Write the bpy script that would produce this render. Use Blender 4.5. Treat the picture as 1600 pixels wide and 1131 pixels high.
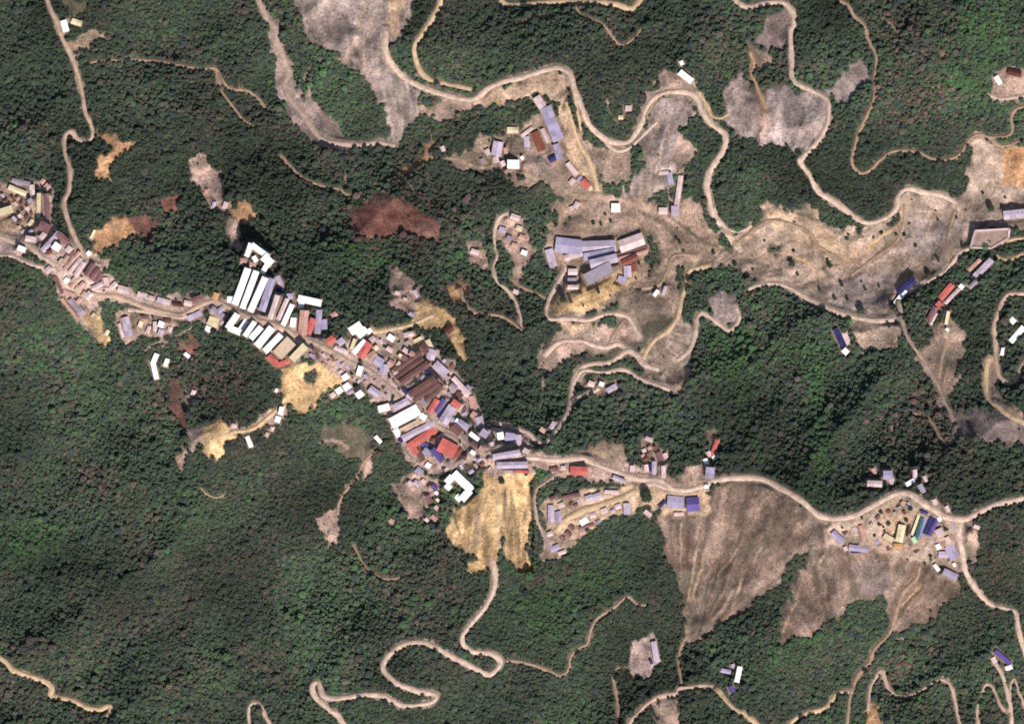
import bpy, math, random
import numpy as np

# ------------------------------------------------------------------ scene, camera, world, sun
for o in list(bpy.data.objects):
    bpy.data.objects.remove(o, do_unlink=True)
SC = bpy.context.scene
COL = SC.collection
H = 12000.0                      # height of the camera over the mean ground, metres
PW, PH = 1600.0, 1131.0          # the photo covers about 1600 x 1131 metres

cam = bpy.data.cameras.new('camera')
cam.sensor_width = 36.0
cam.lens = 36.0 * H / PW
cam.clip_start = 10.0
cam.clip_end = 60000.0
camo = bpy.data.objects.new('camera', cam)
camo.location = (0, 0, H)
COL.objects.link(camo)
SC.camera = camo

SUN_AZ, SUN_EL = math.radians(158), math.radians(42)
W = bpy.data.worlds.new('World'); SC.world = W
W.use_nodes = True
nt = W.node_tree
bg = nt.nodes['Background']
sky = nt.nodes.new('ShaderNodeTexSky')
sky.sky_type = 'NISHITA'; sky.sun_disc = False
sky.sun_elevation = SUN_EL; sky.sun_rotation = SUN_AZ
nt.links.new(sky.outputs[0], bg.inputs[0])
bg.inputs[1].default_value = 0.07

sl = bpy.data.lights.new('sun', 'SUN')
sl.energy = 4.6; sl.angle = math.radians(0.53); sl.color = (1.0, 0.955, 0.91)
so = bpy.data.objects.new('sun', sl); COL.objects.link(so)
so.location = (400, -900, 1200)
so.rotation_euler = (math.pi/2 - SUN_EL, 0, math.pi - SUN_AZ)

SC.render.engine = 'CYCLES'
SC.view_settings.view_transform = 'Standard'
SC.view_settings.look = 'None'
SC.view_settings.gamma = 1.0
SC.view_settings.exposure = 0.3
SC.view_settings.use_curve_mapping = False
SC.cycles.filter_width = 1.75        # soft optics
SC.render.resolution_x, SC.render.resolution_y = 1024, 723

rng = random.Random(7)
nrng = np.random.default_rng(11)

def lin(c):
    return tuple((v/255.0/12.92 if v/255.0 <= 0.04045 else ((v/255.0+0.055)/1.055)**2.4) for v in c)
ILL = 1.30
def alb(c):
    return tuple(min(0.86, v/ILL) for v in lin(c))

# ------------------------------------------------------------------ noise on arrays
def vnoise(x, y, s, seed):
    r = np.random.default_rng(seed).random((256, 256)).astype(np.float32)
    u = x/s + 1000.3; v = y/s + 1000.7
    iu = np.floor(u).astype(np.int64); iv = np.floor(v).astype(np.int64)
    fu = (u-iu).astype(np.float32); fv = (v-iv).astype(np.float32)
    fu = fu*fu*fu*(fu*(fu*6-15)+10); fv = fv*fv*fv*(fv*(fv*6-15)+10)
    a = r[iu & 255, iv & 255]; b = r[(iu+1) & 255, iv & 255]
    c = r[iu & 255, (iv+1) & 255]; d = r[(iu+1) & 255, (iv+1) & 255]
    return (a*(1-fu)+b*fu)*(1-fv) + (c*(1-fu)+d*fu)*fv - 0.5
def fbm(x, y, s, seed, n=4):
    t = 0; a = 1.0
    for i in range(n):
        t = t + a*vnoise(x, y, s/2**i, seed+i*17); a *= 0.5
    return t
def sstep(a, b, x):
    t = np.clip((x-a)/(b-a), 0, 1); return t*t*(3-2*t)

# ------------------------------------------------------------------ ground grid (fine inside, coarse to the horizon)
STEP = 2.0
def lines(half):
    fine = np.arange(-half, half+STEP/2, STEP)
    out = [half]; d = STEP
    while out[-1] < 16000:
        d *= 1.22; out.append(out[-1]+d)
    o = np.array(out[1:])
    return np.concatenate([-o[::-1], fine, o]), len(o)
LX, OX = lines(880.0)
LY, OY = lines(640.0)
NX, NY = len(LX), len(LY)
GX, GY = np.meshgrid(LX, LY, indexing='ij')
X0f, Y0f = -880.0, -640.0

def poly_dist(x, y, pts):
    d = np.full(x.shape, 1e9, np.float32)
    for (ax, ay), (bx, by) in zip(pts[:-1], pts[1:]):
        vx, vy = bx-ax, by-ay
        t = np.clip(((x-ax)*vx+(y-ay)*vy)/(vx*vx+vy*vy+1e-9), 0, 1)
        d = np.minimum(d, np.hypot(x-ax-t*vx, y-ay-t*vy))
    return d
def pl(s):
    v = [float(t) for t in s.replace(',', ' ').split()]
    return list(zip(v[0::2], v[1::2]))
def toXY(p):
    return [(a-800.0, 565.5-b) for a, b in p]

RIDGES = [  # (line in photo px, height, half width)
    ('-300 300 0 380 150 440 350 485 550 560 760 705 1050 755 1160 748 1280 806 1400 772 1510 810 1750 740', 62, 150),
    ('770 720 775 890 730 1000 640 1060', 30, 110),
    ('1590 600 1490 800 1560 950 1600 1150', 25, 120),
    ('100 -50 130 170 110 300 90 400', 35, 130),
    ('700 -60 720 80 860 90 1040 120', 40, 110),
    ('1240 -80 1240 120 1270 240', 35, 110),
    ('800 330 780 450 860 500', 22, 80),
    ('1530 60 1420 200 1350 260', 30, 110),
    ('420 560 330 690 250 900 200 1200', 34, 130),
]
VALLEYS = [
    ('420 -50 450 120 500 200 620 230 720 300 900 600', 30, 70),
    ('1130 150 1090 340 1140 400 1000 500 860 620', 26, 80),
    ('1600 300 1450 350 1330 420 1150 400', 28, 90),
    ('1090 880 1073 1000 1060 1150', 30, 90),
    ('1440 890 1390 980 1330 1090 1300 1200', 34, 90),
    ('600 760 520 850 420 1000 300 1200', 26, 90),
]
HB = np.zeros_like(GX)
for s, hh, w in RIDGES:
    d = poly_dist(GX, GY, toXY(pl(s))); HB += hh*np.exp(-(d/w)**1.5)
for s, hh, w in VALLEYS:
    d = poly_dist(GX, GY, toXY(pl(s))); HB -= hh*np.exp(-(d/w)**1.5)
rn = fbm(GX, GY, 260, 3, 3)
HB += 30*rn
HB *= 0.85
HB += 17*(0.35-np.abs(fbm(GX+0.5*GY, GY-0.5*GX, 150, 31, 3)))
U_ = (GX+GY)*0.7071; V_ = (GX-GY)*0.7071
HB += 29*(0.3-np.abs(fbm(U_*0.42, V_, 150, 149, 2)))
HB += 5.0*fbm(GX, GY, 40, 57, 3)
HZ = HB.copy()

def sample(A, x, y):
    u = np.clip((np.asarray(x, float)-X0f)/STEP, 0, 2*880/STEP-1.001) + OX
    v = np.clip((np.asarray(y, float)-Y0f)/STEP, 0, 2*640/STEP-1.001) + OY
    iu = u.astype(int); iv = v.astype(int); fu = u-iu; fv = v-iv
    return (A[iu, iv]*(1-fu)+A[iu+1, iv]*fu)*(1-fv) + (A[iu, iv+1]*(1-fu)+A[iu+1, iv+1]*fu)*fv
def plan(px, py):
    """photo position -> place on the ground (relief taken into account)"""
    X = px-800.0; Y = 565.5-py
    x, y = X, Y
    for _ in range(3):
        k = (H-float(sample(HB, x, y)))/H; x, y = X*k, Y*k
    return x, y
kk = H/(H-HB)
PX = GX*kk+800.0; PY = 565.5-GY*kk

# ------------------------------------------------------------------ materials
MATS = {}
def new_mat(name):
    m = bpy.data.materials.new(name); m.use_nodes = True
    n = m.node_tree.nodes; b = n['Principled BSDF']
    b.inputs['Roughness'].default_value = 0.85
    b.inputs['Specular IOR Level'].default_value = 0.25
    return m, m.node_tree, b
def N(t, kind, **kw):
    n = t.nodes.new(kind)
    for k, v in kw.items(): setattr(n, k, v)
    return n
def mixc(t, fac, a, b, mode='MIX'):
    n = t.nodes.new('ShaderNodeMix'); n.data_type = 'RGBA'; n.blend_type = mode
    for sock, v in ((n.inputs[0], fac), (n.inputs[6], a), (n.inputs[7], b)):
        if hasattr(v, 'links'): t.links.new(v, sock)
        else: sock.default_value = v if not isinstance(v, tuple) else (*v[:3], 1)
    return n.outputs[2]
def mathn(t, op, a, b=0.0, clamp=False):
    n = t.nodes.new('ShaderNodeMath'); n.operation = op; n.use_clamp = clamp
    for sock, v in ((n.inputs[0], a), (n.inputs[1], b)):
        if hasattr(v, 'links'): t.links.new(v, sock)
        else: sock.default_value = v
    return n.outputs[0]
def noise_node(t, vec, scale, detail=3.0, rough=0.6):
    n = t.nodes.new('ShaderNodeTexNoise'); n.inputs['Scale'].default_value = scale
    n.inputs['Detail'].default_value = detail; n.inputs['Roughness'].default_value = rough
    if vec is not None: t.links.new(vec, n.inputs['Vector'])
    return n.outputs['Fac']
def mapr(t, v, a, b, c, d):
    n = t.nodes.new('ShaderNodeMapRange'); t.links.new(v, n.inputs[0])
    for i, x in enumerate((a, b, c, d)): n.inputs[i+1].default_value = x
    return n.outputs[0]
def scale_col(t, col, fac):
    n = t.nodes.new('ShaderNodeVectorMath'); n.operation = 'SCALE'
    if hasattr(col, 'links'): t.links.new(col, n.inputs[0])
    else: n.inputs[0].default_value = col[:3]
    t.links.new(fac, n.inputs['Scale'])
    return n.outputs[0]

def mat_ground():
    m, t, b = new_mat('ground_soil')
    at = N(t, 'ShaderNodeAttribute', attribute_name='soil')
    geo = N(t, 'ShaderNodeNewGeometry')
    n1 = noise_node(t, geo.outputs['Position'], 0.30, 4, 0.75)
    n2 = noise_node(t, geo.outputs['Position'], 0.045, 4, 0.6)
    f = mathn(t, 'MULTIPLY', mapr(t, n1, 0.33, 0.67, 0.5, 1.5), mapr(t, n2, 0.36, 0.64, 0.76, 1.22))
    t.links.new(scale_col(t, at.outputs['Color'], f), b.inputs['Base Color'])
    bp = N(t, 'ShaderNodeBump'); bp.inputs['Strength'].default_value = 0.7; bp.inputs['Distance'].default_value = 1.2
    t.links.new(noise_node(t, geo.outputs['Position'], 0.16, 4, 0.65), bp.inputs['Height'])
    t.links.new(bp.outputs[0], b.inputs['Normal'])
    b.inputs['Roughness'].default_value = 0.95
    return m
def mat_road(name, c):
    m, t, b = new_mat(name)
    geo = N(t, 'ShaderNodeNewGeometry'); oi = N(t, 'ShaderNodeObjectInfo')
    n1 = noise_node(t, geo.outputs['Position'], 0.11, 4, 0.65)
    n2 = noise_node(t, geo.outputs['Position'], 0.6, 2, 0.6)
    f = mathn(t, 'MULTIPLY', mapr(t, n1, 0.33, 0.67, 0.70, 1.22), mapr(t, n2, 0.33, 0.67, 0.80, 1.2))
    f = mathn(t, 'MULTIPLY', f, mapr(t, oi.outputs['Random'], 0, 1, 0.93, 1.05))
    t.links.new(scale_col(t, alb(c), f), b.inputs['Base Color'])
    b.inputs['Roughness'].default_value = 0.95
    return m
def mat_roof(name, c, rust=0.3, var=0.16, dark=0.55):
    m, t, b = new_mat(name)
    tc = N(t, 'ShaderNodeNewGeometry'); oi = N(t, 'ShaderNodeObjectInfo')
    n1 = noise_node(t, tc.outputs['Position'], 0.28, 4, 0.7)
    n2 = noise_node(t, tc.outputs['Position'], 0.09, 3, 0.6)
    a = alb(c) if c[2] < 245 else (0.90, 0.90, 0.865)
    rustc = (0.16*0.6+a[0]*0.35, 0.09*0.6+a[1]*0.32, 0.075*0.6+a[2]*0.32)
    col = mixc(t, mapr(t, n1, 0.52, 0.74, 0.0, rust), a, rustc)
    f = mathn(t, 'MULTIPLY', mapr(t, oi.outputs['Random'], 0, 1, 1-var, 1+var*0.6), mapr(t, n2, 0.3, 0.7, 0.86, 1.1))
    t.links.new(scale_col(t, col, f), b.inputs['Base Color'])
    wv = N(t, 'ShaderNodeTexWave'); wv.inputs['Scale'].default_value = 1.2
    tco = N(t, 'ShaderNodeTexCoord'); t.links.new(tco.outputs['Object'], wv.inputs['Vector'])
    bp = N(t, 'ShaderNodeBump'); bp.inputs['Strength'].default_value = 0.25; bp.inputs['Distance'].default_value = 0.06
    t.links.new(wv.outputs['Fac'], bp.inputs['Height']); t.links.new(bp.outputs[0], b.inputs['Normal'])
    b.inputs['Roughness'].default_value = 0.62
    return m
def mat_plain(name, c, var=0.12):
    m, t, b = new_mat(name)
    tc = N(t, 'ShaderNodeNewGeometry'); oi = N(t, 'ShaderNodeObjectInfo')
    n1 = noise_node(t, tc.outputs['Position'], 0.7, 3, 0.6)
    f = mathn(t, 'MULTIPLY', mapr(t, n1, 0.3, 0.7, 1-var, 1+var), mapr(t, oi.outputs['Random'], 0, 1, 0.85, 1.1))
    t.links.new(scale_col(t, alb(c), f), b.inputs['Base Color'])
    return m
def mat_leaf(name, c, inst=True):
    m, t, b = new_mat(name)
    geo = N(t, 'ShaderNodeNewGeometry')
    n1 = noise_node(t, geo.outputs['Position'], 0.9, 2, 0.6)
    if inst:
        at = N(t, 'ShaderNodeAttribute', attribute_name='tint', attribute_type='INSTANCER')
        col = at.outputs['Color']
    else:
        oi = N(t, 'ShaderNodeObjectInfo')
        col = scale_col(t, c, mapr(t, oi.outputs['Random'], 0, 1, 0.65, 1.35))
    t.links.new(scale_col(t, col, mapr(t, n1, 0.25, 0.75, 0.6, 1.4)), b.inputs['Base Color'])
    b.inputs['Roughness'].default_value = 0.7
    return m

ROOFC = {
    'white': (255, 254, 248), 'pinkwhite': (238, 208, 205), 'cream': (246, 226, 184), 'lavender': (184, 172, 200),
    'lilac': (206, 188, 206), 'grey': (168, 154, 166), 'purple': (100, 84, 152), 'navy': (48, 48, 108), 'red': (218, 112, 102),
    'rust': (146, 84, 70), 'brown': (118, 82, 76), 'mauve': (142, 100, 102), 'beige': (214, 188, 160), 'teal': (62, 118, 128),
    'pink': (214, 166, 152), 'orange': (226, 172, 116), 'mint': (205, 240, 196), 'maroon': (96, 50, 44)}
for k, c in ROOFC.items():
    MATS['roof_'+k] = mat_roof('roof_'+k, c, rust=(0.10 if k == 'white' else 0.75), var=(0.03 if k == 'white' else 0.24))
MATS['wall'] = mat_plain('wall_plaster', (176, 160, 146))
MATS['wallw'] = mat_plain('wall_whitewash', (214, 208, 198))
MATS['door'] = mat_plain('door_wood', (84, 66, 54))
MATS['glass'] = mat_plain('window_glass', (44, 52, 60))
MATS['bark'] = mat_plain('bark', (88, 74, 62))
MATS['leaf'] = mat_leaf('leaf_forest', None, True)
MATS['leaf1'] = mat_leaf('leaf_single', (0.030, 0.050, 0.026), False)
MATS['ground'] = mat_ground()
ROADC = {'road': (210, 177, 155), 'pale': (218, 188, 168), 'cream': (216, 184, 148), 'grey': (186, 160, 144),
         'brown': (174, 145, 122), 'orange': (200, 160, 126)}
for k, c in ROADC.items():
    MATS['road_'+k] = mat_road('dirt_'+k, c)

# ------------------------------------------------------------------ bare ground, soils (colour of the earth itself)
SOIL = {'G': (170, 149, 141), 'D': (142, 122, 116), 'P': (192, 159, 143), 'C': (218, 178, 130), 'T': (192, 161, 134),
        'R': (136, 90, 79), 'O': (206, 156, 116), 'S': (102, 92, 76), 'B': (166, 139, 122), 'F': (136, 113, 100),
        'V': (177, 152, 135), 'Z': (46, 56, 40), 'U': (182, 155, 146)}
# soil, bush density (0..1), edge roughness, outline in photo px
BARE = [
 ('G', .10, 6, '452 -40 650 -40 640 40 622 62 606 78 612 100 640 125 655 150 652 175 638 200 622 229 612 226 604 175 588 145 562 118 530 88 510 72 488 66 468 42'),
 ('T', .05, 3, '608 -40 642 -40 628 50 604 62'),
 ('U', .22, 6, '478 150 500 178 522 195 546 210 524 224 492 206 470 172'),
 ('T', .12, 4, '742 150 800 126 868 110 890 124 886 162 862 156 842 150 800 160 772 166 742 166'),
 ('T', .20, 4, '872 150 886 165 902 205 926 262 936 300 906 302 882 256 876 200'),
 ('B', .45, 7, '680 236 702 240 742 228 772 214 822 198 850 168 882 232 906 290 950 310 930 332 880 312 842 292 800 276 742 266 702 256'),
 ('U', .02, 3, '818 235 850 232 862 262 840 275 822 255'),
 ('O', .05, 3, '626 266 650 254 664 236 676 214 680 222 674 240 690 240 652 262 636 274'),
 ('G', .14, 5, '1015 162 1060 146 1086 160 1082 176 1066 196 1062 216 1056 262 1046 292 1010 312 958 312 984 290 1000 256 1010 226 990 230 1006 206'),
 ('P', .15, 5, '1060 208 1092 234 1070 252 1062 300 1056 252'),
 ('B', .18, 6, '860 322 930 310 1000 308 1062 345 1100 360 1142 384 1162 400 1130 416 1095 410 1060 420 1040 442 1010 446 990 450 950 482 900 492 856 496 858 470 880 430 858 402 854 370 868 340'),
 ('C', .06, 3, '866 472 900 450 950 428 982 418 1004 418 988 440 960 460 930 480 868 494'),
 ('T', .35, 5, '870 496 930 500 932 520 892 540 872 560 856 582 848 560 870 530 886 515'),
 ('S', .55, 7, '900 530 960 505 1000 488 1052 468 1060 500 1022 540 962 562 920 556'),
 ('B', .40, 7, '1005 445 1060 425 1072 452 1055 490 1010 500 960 500 965 470'),
 ('V', .08, 5, '1000 560 1020 534 1045 514 1064 486 1078 498 1085 540 1072 590 1060 618 1028 604 1004 584'),
 ('G', .10, 4, '1104 458 1140 462 1154 460 1156 496 1140 508 1118 498 1106 478'),
 ('V', .10, 7, '1108 396 1170 365 1194 330 1214 314 1250 324 1300 345 1350 362 1398 348 1404 312 1424 300 1500 314 1520 280 1514 240 1520 214 1552 214 1562 240 1660 236 1660 352 1540 362 1510 390 1490 414 1430 450 1402 470 1406 500 1400 546 1344 546 1330 502 1290 482 1230 452 1180 432 1150 420 1118 420'),
 ('T', .15, 7, '1200 320 1260 330 1330 390 1350 420 1300 410 1240 380 1196 350'),
 ('G', .10, 7, '1300 430 1390 420 1400 470 1340 492 1290 470'),
 ('G', .12, 8, '1420 330 1500 340 1490 380 1440 410 1400 390'),
 ('G', .10, 6, '1128 152 1150 124 1170 130 1182 155 1200 140 1230 138 1270 145 1294 165 1293 200 1270 226 1246 240 1220 226 1180 221 1160 220 1134 190'),
 ('P', .20, 4, '1186 150 1200 165 1206 190 1196 220 1184 200 1180 170'),
 ('D', .12, 5, '1186 62 1200 20 1230 10 1236 40 1230 76 1196 82'),
 ('B', .30, 5, '1168 70 1200 76 1206 96 1186 112 1170 104'),
 ('G', .10, 5, '1280 140 1310 120 1326 98 1350 100 1363 130 1336 140 1330 160 1316 166 1300 146'),
 ('P', .15, 4, '1544 120 1570 106 1660 112 1660 156 1550 154'),
 ('O', .30, 6, '1560 236 1660 230 1660 284 1572 288'),
 ('B', .38, 8, '1462 505 1500 498 1504 560 1494 604 1480 640 1460 606 1436 560 1450 540'),
 ('D', .22, 5, '1470 592 1490 636 1500 640 1560 645 1660 672 1660 704 1550 692 1510 682 1490 682 1478 640'),
 ('F', .16, 6, '1028 802 1060 800 1096 802 1110 762 1195 752 1250 786 1280 812 1300 815 1262 860 1232 872 1212 912 1150 962 1082 1006 1072 1005 1066 940 1046 880'),
 ('F', .22, 6, '1286 812 1340 812 1380 790 1400 780 1500 812 1500 850 1497 890 1490 932 1450 970 1412 986 1396 986 1386 960 1382 926 1340 940 1280 985 1216 1004 1222 950 1262 880 1268 850'),
 ('D', .20, 6, '1335 880 1385 878 1395 920 1350 930'),
 ('C', .04, 4, '690 832 716 790 745 776 758 742 832 736 832 790 828 840 834 894 806 892 790 870 776 886 740 894 720 892 750 870 726 860 696 846'),
 ('C', .06, 5, '430 582 460 570 512 560 542 580 540 602 512 610 490 640 466 646 450 640 438 626 440 600'),
 ('C', .02, 4, '318 670 345 658 358 668 372 680 356 700 340 722 320 706'),
 ('C', .03, 4, '640 470 662 476 692 484 716 506 728 545 724 566 708 542 690 518 660 512 640 508 648 492'),
 ('P', .15, 6, '610 428 640 424 654 436 660 472 642 488 612 478'),
 ('R', .05, 5, '554 320 576 310 600 301 640 324 672 336 691 350 691 376 650 369 626 360 586 376 552 368'),
 ('R', .35, 7, '205 344 236 338 247 360 216 382'),
 ('O', .10, 6, '144 376 166 348 198 340 212 364 172 388 146 394'),
 ('O', .04, 5, '354 324 386 315 404 335 390 349 362 346'),
 ('P', .12, 6, '294 256 322 244 350 286 362 322 344 332 322 306 298 284'),
 ('P', .30, 5, '352 348 364 345 378 388 368 390'),
 ('R', .30, 6, '256 312 282 300 276 330 258 335'),
 ('O', .02, 2, '148 202 182 214 210 226 192 238 176 248 170 262 172 282 152 282 150 248 174 230 154 216'),
 ('U', .06, 5, '-60 296 10 284 60 284 80 292 84 350 130 400 160 430 200 450 300 466 350 464 352 500 310 502 200 478 150 470 150 500 173 536 160 536 124 500 94 460 84 420 50 400 -60 396'),
 ('T', .10, 5, '-60 310 40 300 56 340 40 365 -60 362'),
 ('C', .10, 3, '124 488 140 488 160 505 174 540 164 540 146 520'),
 ('U', .03, 4, '350 470 450 500 520 532 560 512 640 520 690 545 736 610 760 660 832 682 832 740 760 742 740 720 690 742 640 722 600 640 560 602 520 576 400 520'),
 ('T', .12, 4, '604 526 640 524 655 545 640 570 612 575 605 550'),
 ('B', .15, 4, '505 545 550 555 560 580 530 590 505 575'),
 ('T', .12, 4, '850 782 900 768 960 764 1010 760 1030 754 1104 752 1104 802 1040 802 1010 792 960 802 900 842 880 866 854 866 848 822'),
 ('P', .25, 5, '830 708 900 708 950 716 1010 735 1060 745 1100 720 1112 756 1010 758 960 754 900 746 830 730'),
 ('T', .22, 6, '914 696 950 682 976 690 988 712 950 724 920 712'),
 ('P', .40, 6, '1000 690 1020 682 1042 700 1046 740 1010 736'),
 ('P', .35, 6, '628 738 650 730 690 745 690 770 668 796 640 800 626 770'),
 ('P', .25, 4, '612 760 640 790 660 800 672 780 668 805 640 815 625 790'),
 ('U', .14, 5, '978 1042 1000 990 1020 984 1030 1020 1026 1050 990 1062'),
 ('P', .22, 5, '1018 1102 1056 1084 1056 1180 1030 1180'),
 ('O', .05, 4, '1344 1180 1350 1110 1358 1098 1376 1116 1392 1180'),
 ('T', .40, 6, '104 56 150 48 172 60 130 82 110 88'),
 ('S', .40, 6, '96 0 150 -10 128 22 104 20'),
 ('V', .12, 5, '1290 832 1310 806 1350 800 1380 780 1430 774 1502 814 1502 900 1470 906 1455 882 1420 872 1370 862 1300 852'),
 ('T', .08, 4, '1366 800 1400 785 1425 800 1405 838 1378 840'),
 ('P', .25, 5, '980 590 900 592 912 618 960 615 970 600'),
 ('P', .10, 5, '776 338 800 332 824 342 832 372 830 412 812 420 796 396 778 372'),
 ('P', .10, 4, '728 384 752 384 766 404 760 418 742 412'),
 ('O', .12, 5, '696 446 726 440 734 462 714 474 696 466'),
 ('P', .25, 5, '798 420 814 416 818 440 804 450'),
 ('B', .30, 6, '176 486 240 484 290 500 270 520 200 530 195 550 186 520'),
 ('P', .15, 4, '316 478 350 470 358 510 330 518'),
 ('R', .20, 5, '275 540 300 530 312 545 292 556'),
 ('R', .55, 7, '258 590 290 620 300 680 290 700 270 640'),
 ('P', .35, 5, '288 610 312 600 316 620 296 650'),
 ('U', .20, 4, '292 672 316 664 322 690 296 706'),
 ('P', .30, 4, '270 726 284 700 296 716 280 742'),
 ('T', .35, 6, '505 820 525 800 535 830 515 858'),
 ('S', .55, 9, '500 665 560 660 600 690 560 720 510 700'),
 ('P', .35, 6, '1030 150 1022 120 1050 104 1086 118 1092 140 1064 132 1040 138'),
 ('B', .45, 6, '1100 675 1112 668 1118 690 1100 700'),
 ('P', .45, 6, '640 165 700 150 742 168 700 190 670 180'),
 ('P', .2, 4, '870 840 850 850 845 880 860 876 880 862 884 850'),
 ('U', .25, 6, '408 5 428 30 448 92 460 132 474 170 502 204 545 214 560 224 530 234 488 224 456 186 438 150 434 100 418 60'),
 ('P', .30, 6, '840 545 890 520 940 505 985 505 1000 530 960 545 900 548 860 585 846 580'),
 ('P', .35, 6, '1008 150 1030 130 1075 128 1100 150 1108 180 1090 160 1050 135 1020 160'),
 ('P', .35, 6, '130 400 150 396 172 412 160 424'), ('P', .35, 6, '395 655 430 632 446 650 420 668'),
 ('P', .30, 5, '1535 560 1548 552 1552 600 1566 630 1600 650 1600 668 1560 645 1536 610'),
 ('B', .35, 7, '1040 300 1100 330 1130 372 1090 372 1050 340'), ('B', .35, 7, '900 215 940 228 985 250 980 285 940 290 920 250'),
 ('P', .35, 5, '560 735 576 712 588 722 566 752'), ('P', .35, 5, '500 812 530 796 540 826 520 856'),
 ('P', .3, 5, '1500 830 1520 822 1530 850 1524 885 1512 870'),
 ('Z', 1.0, 3, '154 478 176 470 200 477 260 493 286 500 282 503 240 495 204 486 186 486 172 522 160 502'),
 ('Z', 1.0, 3, '779 850 785 826 789 850 792 884 783 889'),
 ('Z', .9, 4, '1196 388 1214 380 1226 386 1212 400 1200 398'),
 ('Z', .9, 4, '1010 372 1018 366 1032 390 1030 425 1020 432 1012 400'),
 ('Z', .8, 4, '476 578 492 574 500 590 486 602 476 592'),
]
# washed slopes: apex of the flow in photo px, by index of outline
FLOW = {0: (640, 330), 1: (640, 330), 8: (1000, 420), 15: (990, 500), 17: (1000, 520), 21: (1190, 420), 30: (1078, 1030), 31: (1330, 1090), 33: (770, 560)}
# streaks, wheel tracks and thin washes that are only colour on the ground: soil, width, line
STREAKS = [
 ('P', 5, '545 90 500 98 480 112 475 126 486 150 506 186'), ('T', 3, '590 0 580 40 570 70 568 110'), ('T', 3, '570 0 555 60 540 90'),
 ('T', 3, '612 60 622 40 630 0'), ('P', 3, '520 0 515 50'), ('P', 4, '660 100 662 120 650 116'),
 ('T', 3, '1073 958 1090 910 1105 860 1120 842 1132 802'), ('T', 3, '1090 1000 1120 978 1140 960 1150 925 1165 892 1192 855'),
 ('T', 2, '1060 900 1066 860 1064 820'), ('T', 2, '1100 830 1086 880 1074 940'), ('T', 2, '1170 800 1160 850 1120 900'),
 ('T', 2, '1330 850 1350 890 1340 910'), ('C', 3, '1402 950 1420 935 1438 912'), ('T', 3, '1405 968 1430 940 1450 900'),
 ('T', 3, '1225 985 1250 920 1290 870'), ('T', 3, '1226 320 1270 350 1285 380 1310 400 1330 420'),
 ('C', 3, '1488 336 1480 360 1486 395 1482 410'), ('T', 4, '1455 350 1450 390 1440 410 1416 430'), ('C', 4, '1412 310 1410 345 1380 370 1350 395'),
 ('S', 5, '1250 335 1290 352 1330 372 1350 368'), ('S', 6, '1160 405 1190 412 1230 430 1260 446'), ('S', 4, '1280 395 1290 420 1300 430'), ('T', 3, '1300 440 1340 425 1380 425 1400 410'), ('C', 3, '1180 400 1220 395 1260 410 1300 440'), ('T', 3, '1420 340 1430 370 1410 400 1380 415'), ('T', 3, '1520 300 1490 325 1450 335'), ('G', 8, '1540 250 1530 290 1500 320'), ('T', 3, '1350 520 1390 515 1398 535'), ('S', 4, '900 300 940 305 990 300'), ('S', 5, '940 260 960 280 985 285'), ('T', 3, '870 300 900 305 940 318'), ('S', 5, '1000 330 1040 355 1090 395'), ('C', 3, '1100 395 1140 380 1170 372'), ('S', 5, '1060 350 1090 372 1120 385'), ('T', 3, '700 245 740 258 800 268 850 285'), ('S', 4, '770 210 820 195 845 185'), ('T', 3, '790 205 810 192 840 188'),
 ('S', 4, '1470 365 1466 385 1455 405'), ('S', 4, '1440 350 1436 380 1420 400'), ('S', 3, '1400 370 1380 390 1370 395'),
 ('T', 3, '1010 300 1016 270 1030 240 1050 215 1040 200'), ('G', 3, '1050 205 1040 190 1052 180 1062 195 1054 212'),
 ('S', 4, '1240 330 1280 345 1300 350'), ('S', 10, '1205 385 1215 395'), ('S', 5, '1218 420 1216 440'),
 ('T', 4, '880 330 920 340 925 350 890 360'), ('S', 5, '880 350 900 340 930 345'), ('P', 4, '930 310 980 318 1040 340 1080 370 1120 400'),
 ('S', 20, '1015 372 1024 420'), ('R', 5, '960 405 1008 386'), ('P', 3, '905 520 930 512 935 500'),
 ('D', 8, '1345 920 1375 900'), ('G', 6, '1150 170 1160 145 1172 150'), ('D', 5, '1160 190 1180 210 1190 222'),
 ('T', 3, '730 860 752 800 765 760'), ('T', 3, '790 760 792 870'), ('S', 3, '786 850 790 890'), ('S', 2, '804 790 810 880'),
 ('S', 4, '788 762 790 888'), ('S', 3, '799 760 802 890'), ('S', 3, '810 765 813 890'), ('S', 3, '821 770 824 892'), ('T', 4, '776 745 777 880'), ('S', 3, '746 800 735 850'), ('S', 2, '708 800 720 836'), ('B', 4, '745 790 742 860'),
 ('P', 4, '322 688 360 676 390 672'), ('S', 14, '482 585 490 600'), ('P', 3, '300 545 250 530 225 545'), ('P', 2, '240 545 270 530 300 512'),
 ('P', 2, '90 170 104 168 130 170'), ('P', 2, '50 195 75 182 95 168'), ('P', 3, '565 260 545 265 538 285'), ('P', 3, '620 275 640 290 660 320'),
 ('P', 3, '1395 5 1420 20 1440 0'), ('T', 3, '1372 25 1390 40 1404 58'), ('T', 4, '1490 45 1480 70 1470 90'), ('S', 5, '1490 48 1486 60'),
 ('P', 3, '1412 655 1390 668 1395 676'), ('P', 3, '1370 660 1390 640 1402 622'), ('O', 4, '1390 684 1396 690 1410 680'),
 ('P', 3, '1430 690 1436 700 1430 706'), ('P', 3, '1395 1002 1412 998'), ('P', 3, '950 155 952 175 970 200 990 200'),
 ('P', 4, '860 370 852 390'), ('T', 4, '1380 815 1385 800 1400 786'), ('P', 3, '1465 810 1500 820'), ('T', 3, '665 745 680 725'),
 ('P', 3, '1110 655 1120 640'), ('P', 4, '850 585 852 615 848 640'), ('P', 3, '500 690 520 685 545 700'),
]
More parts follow.
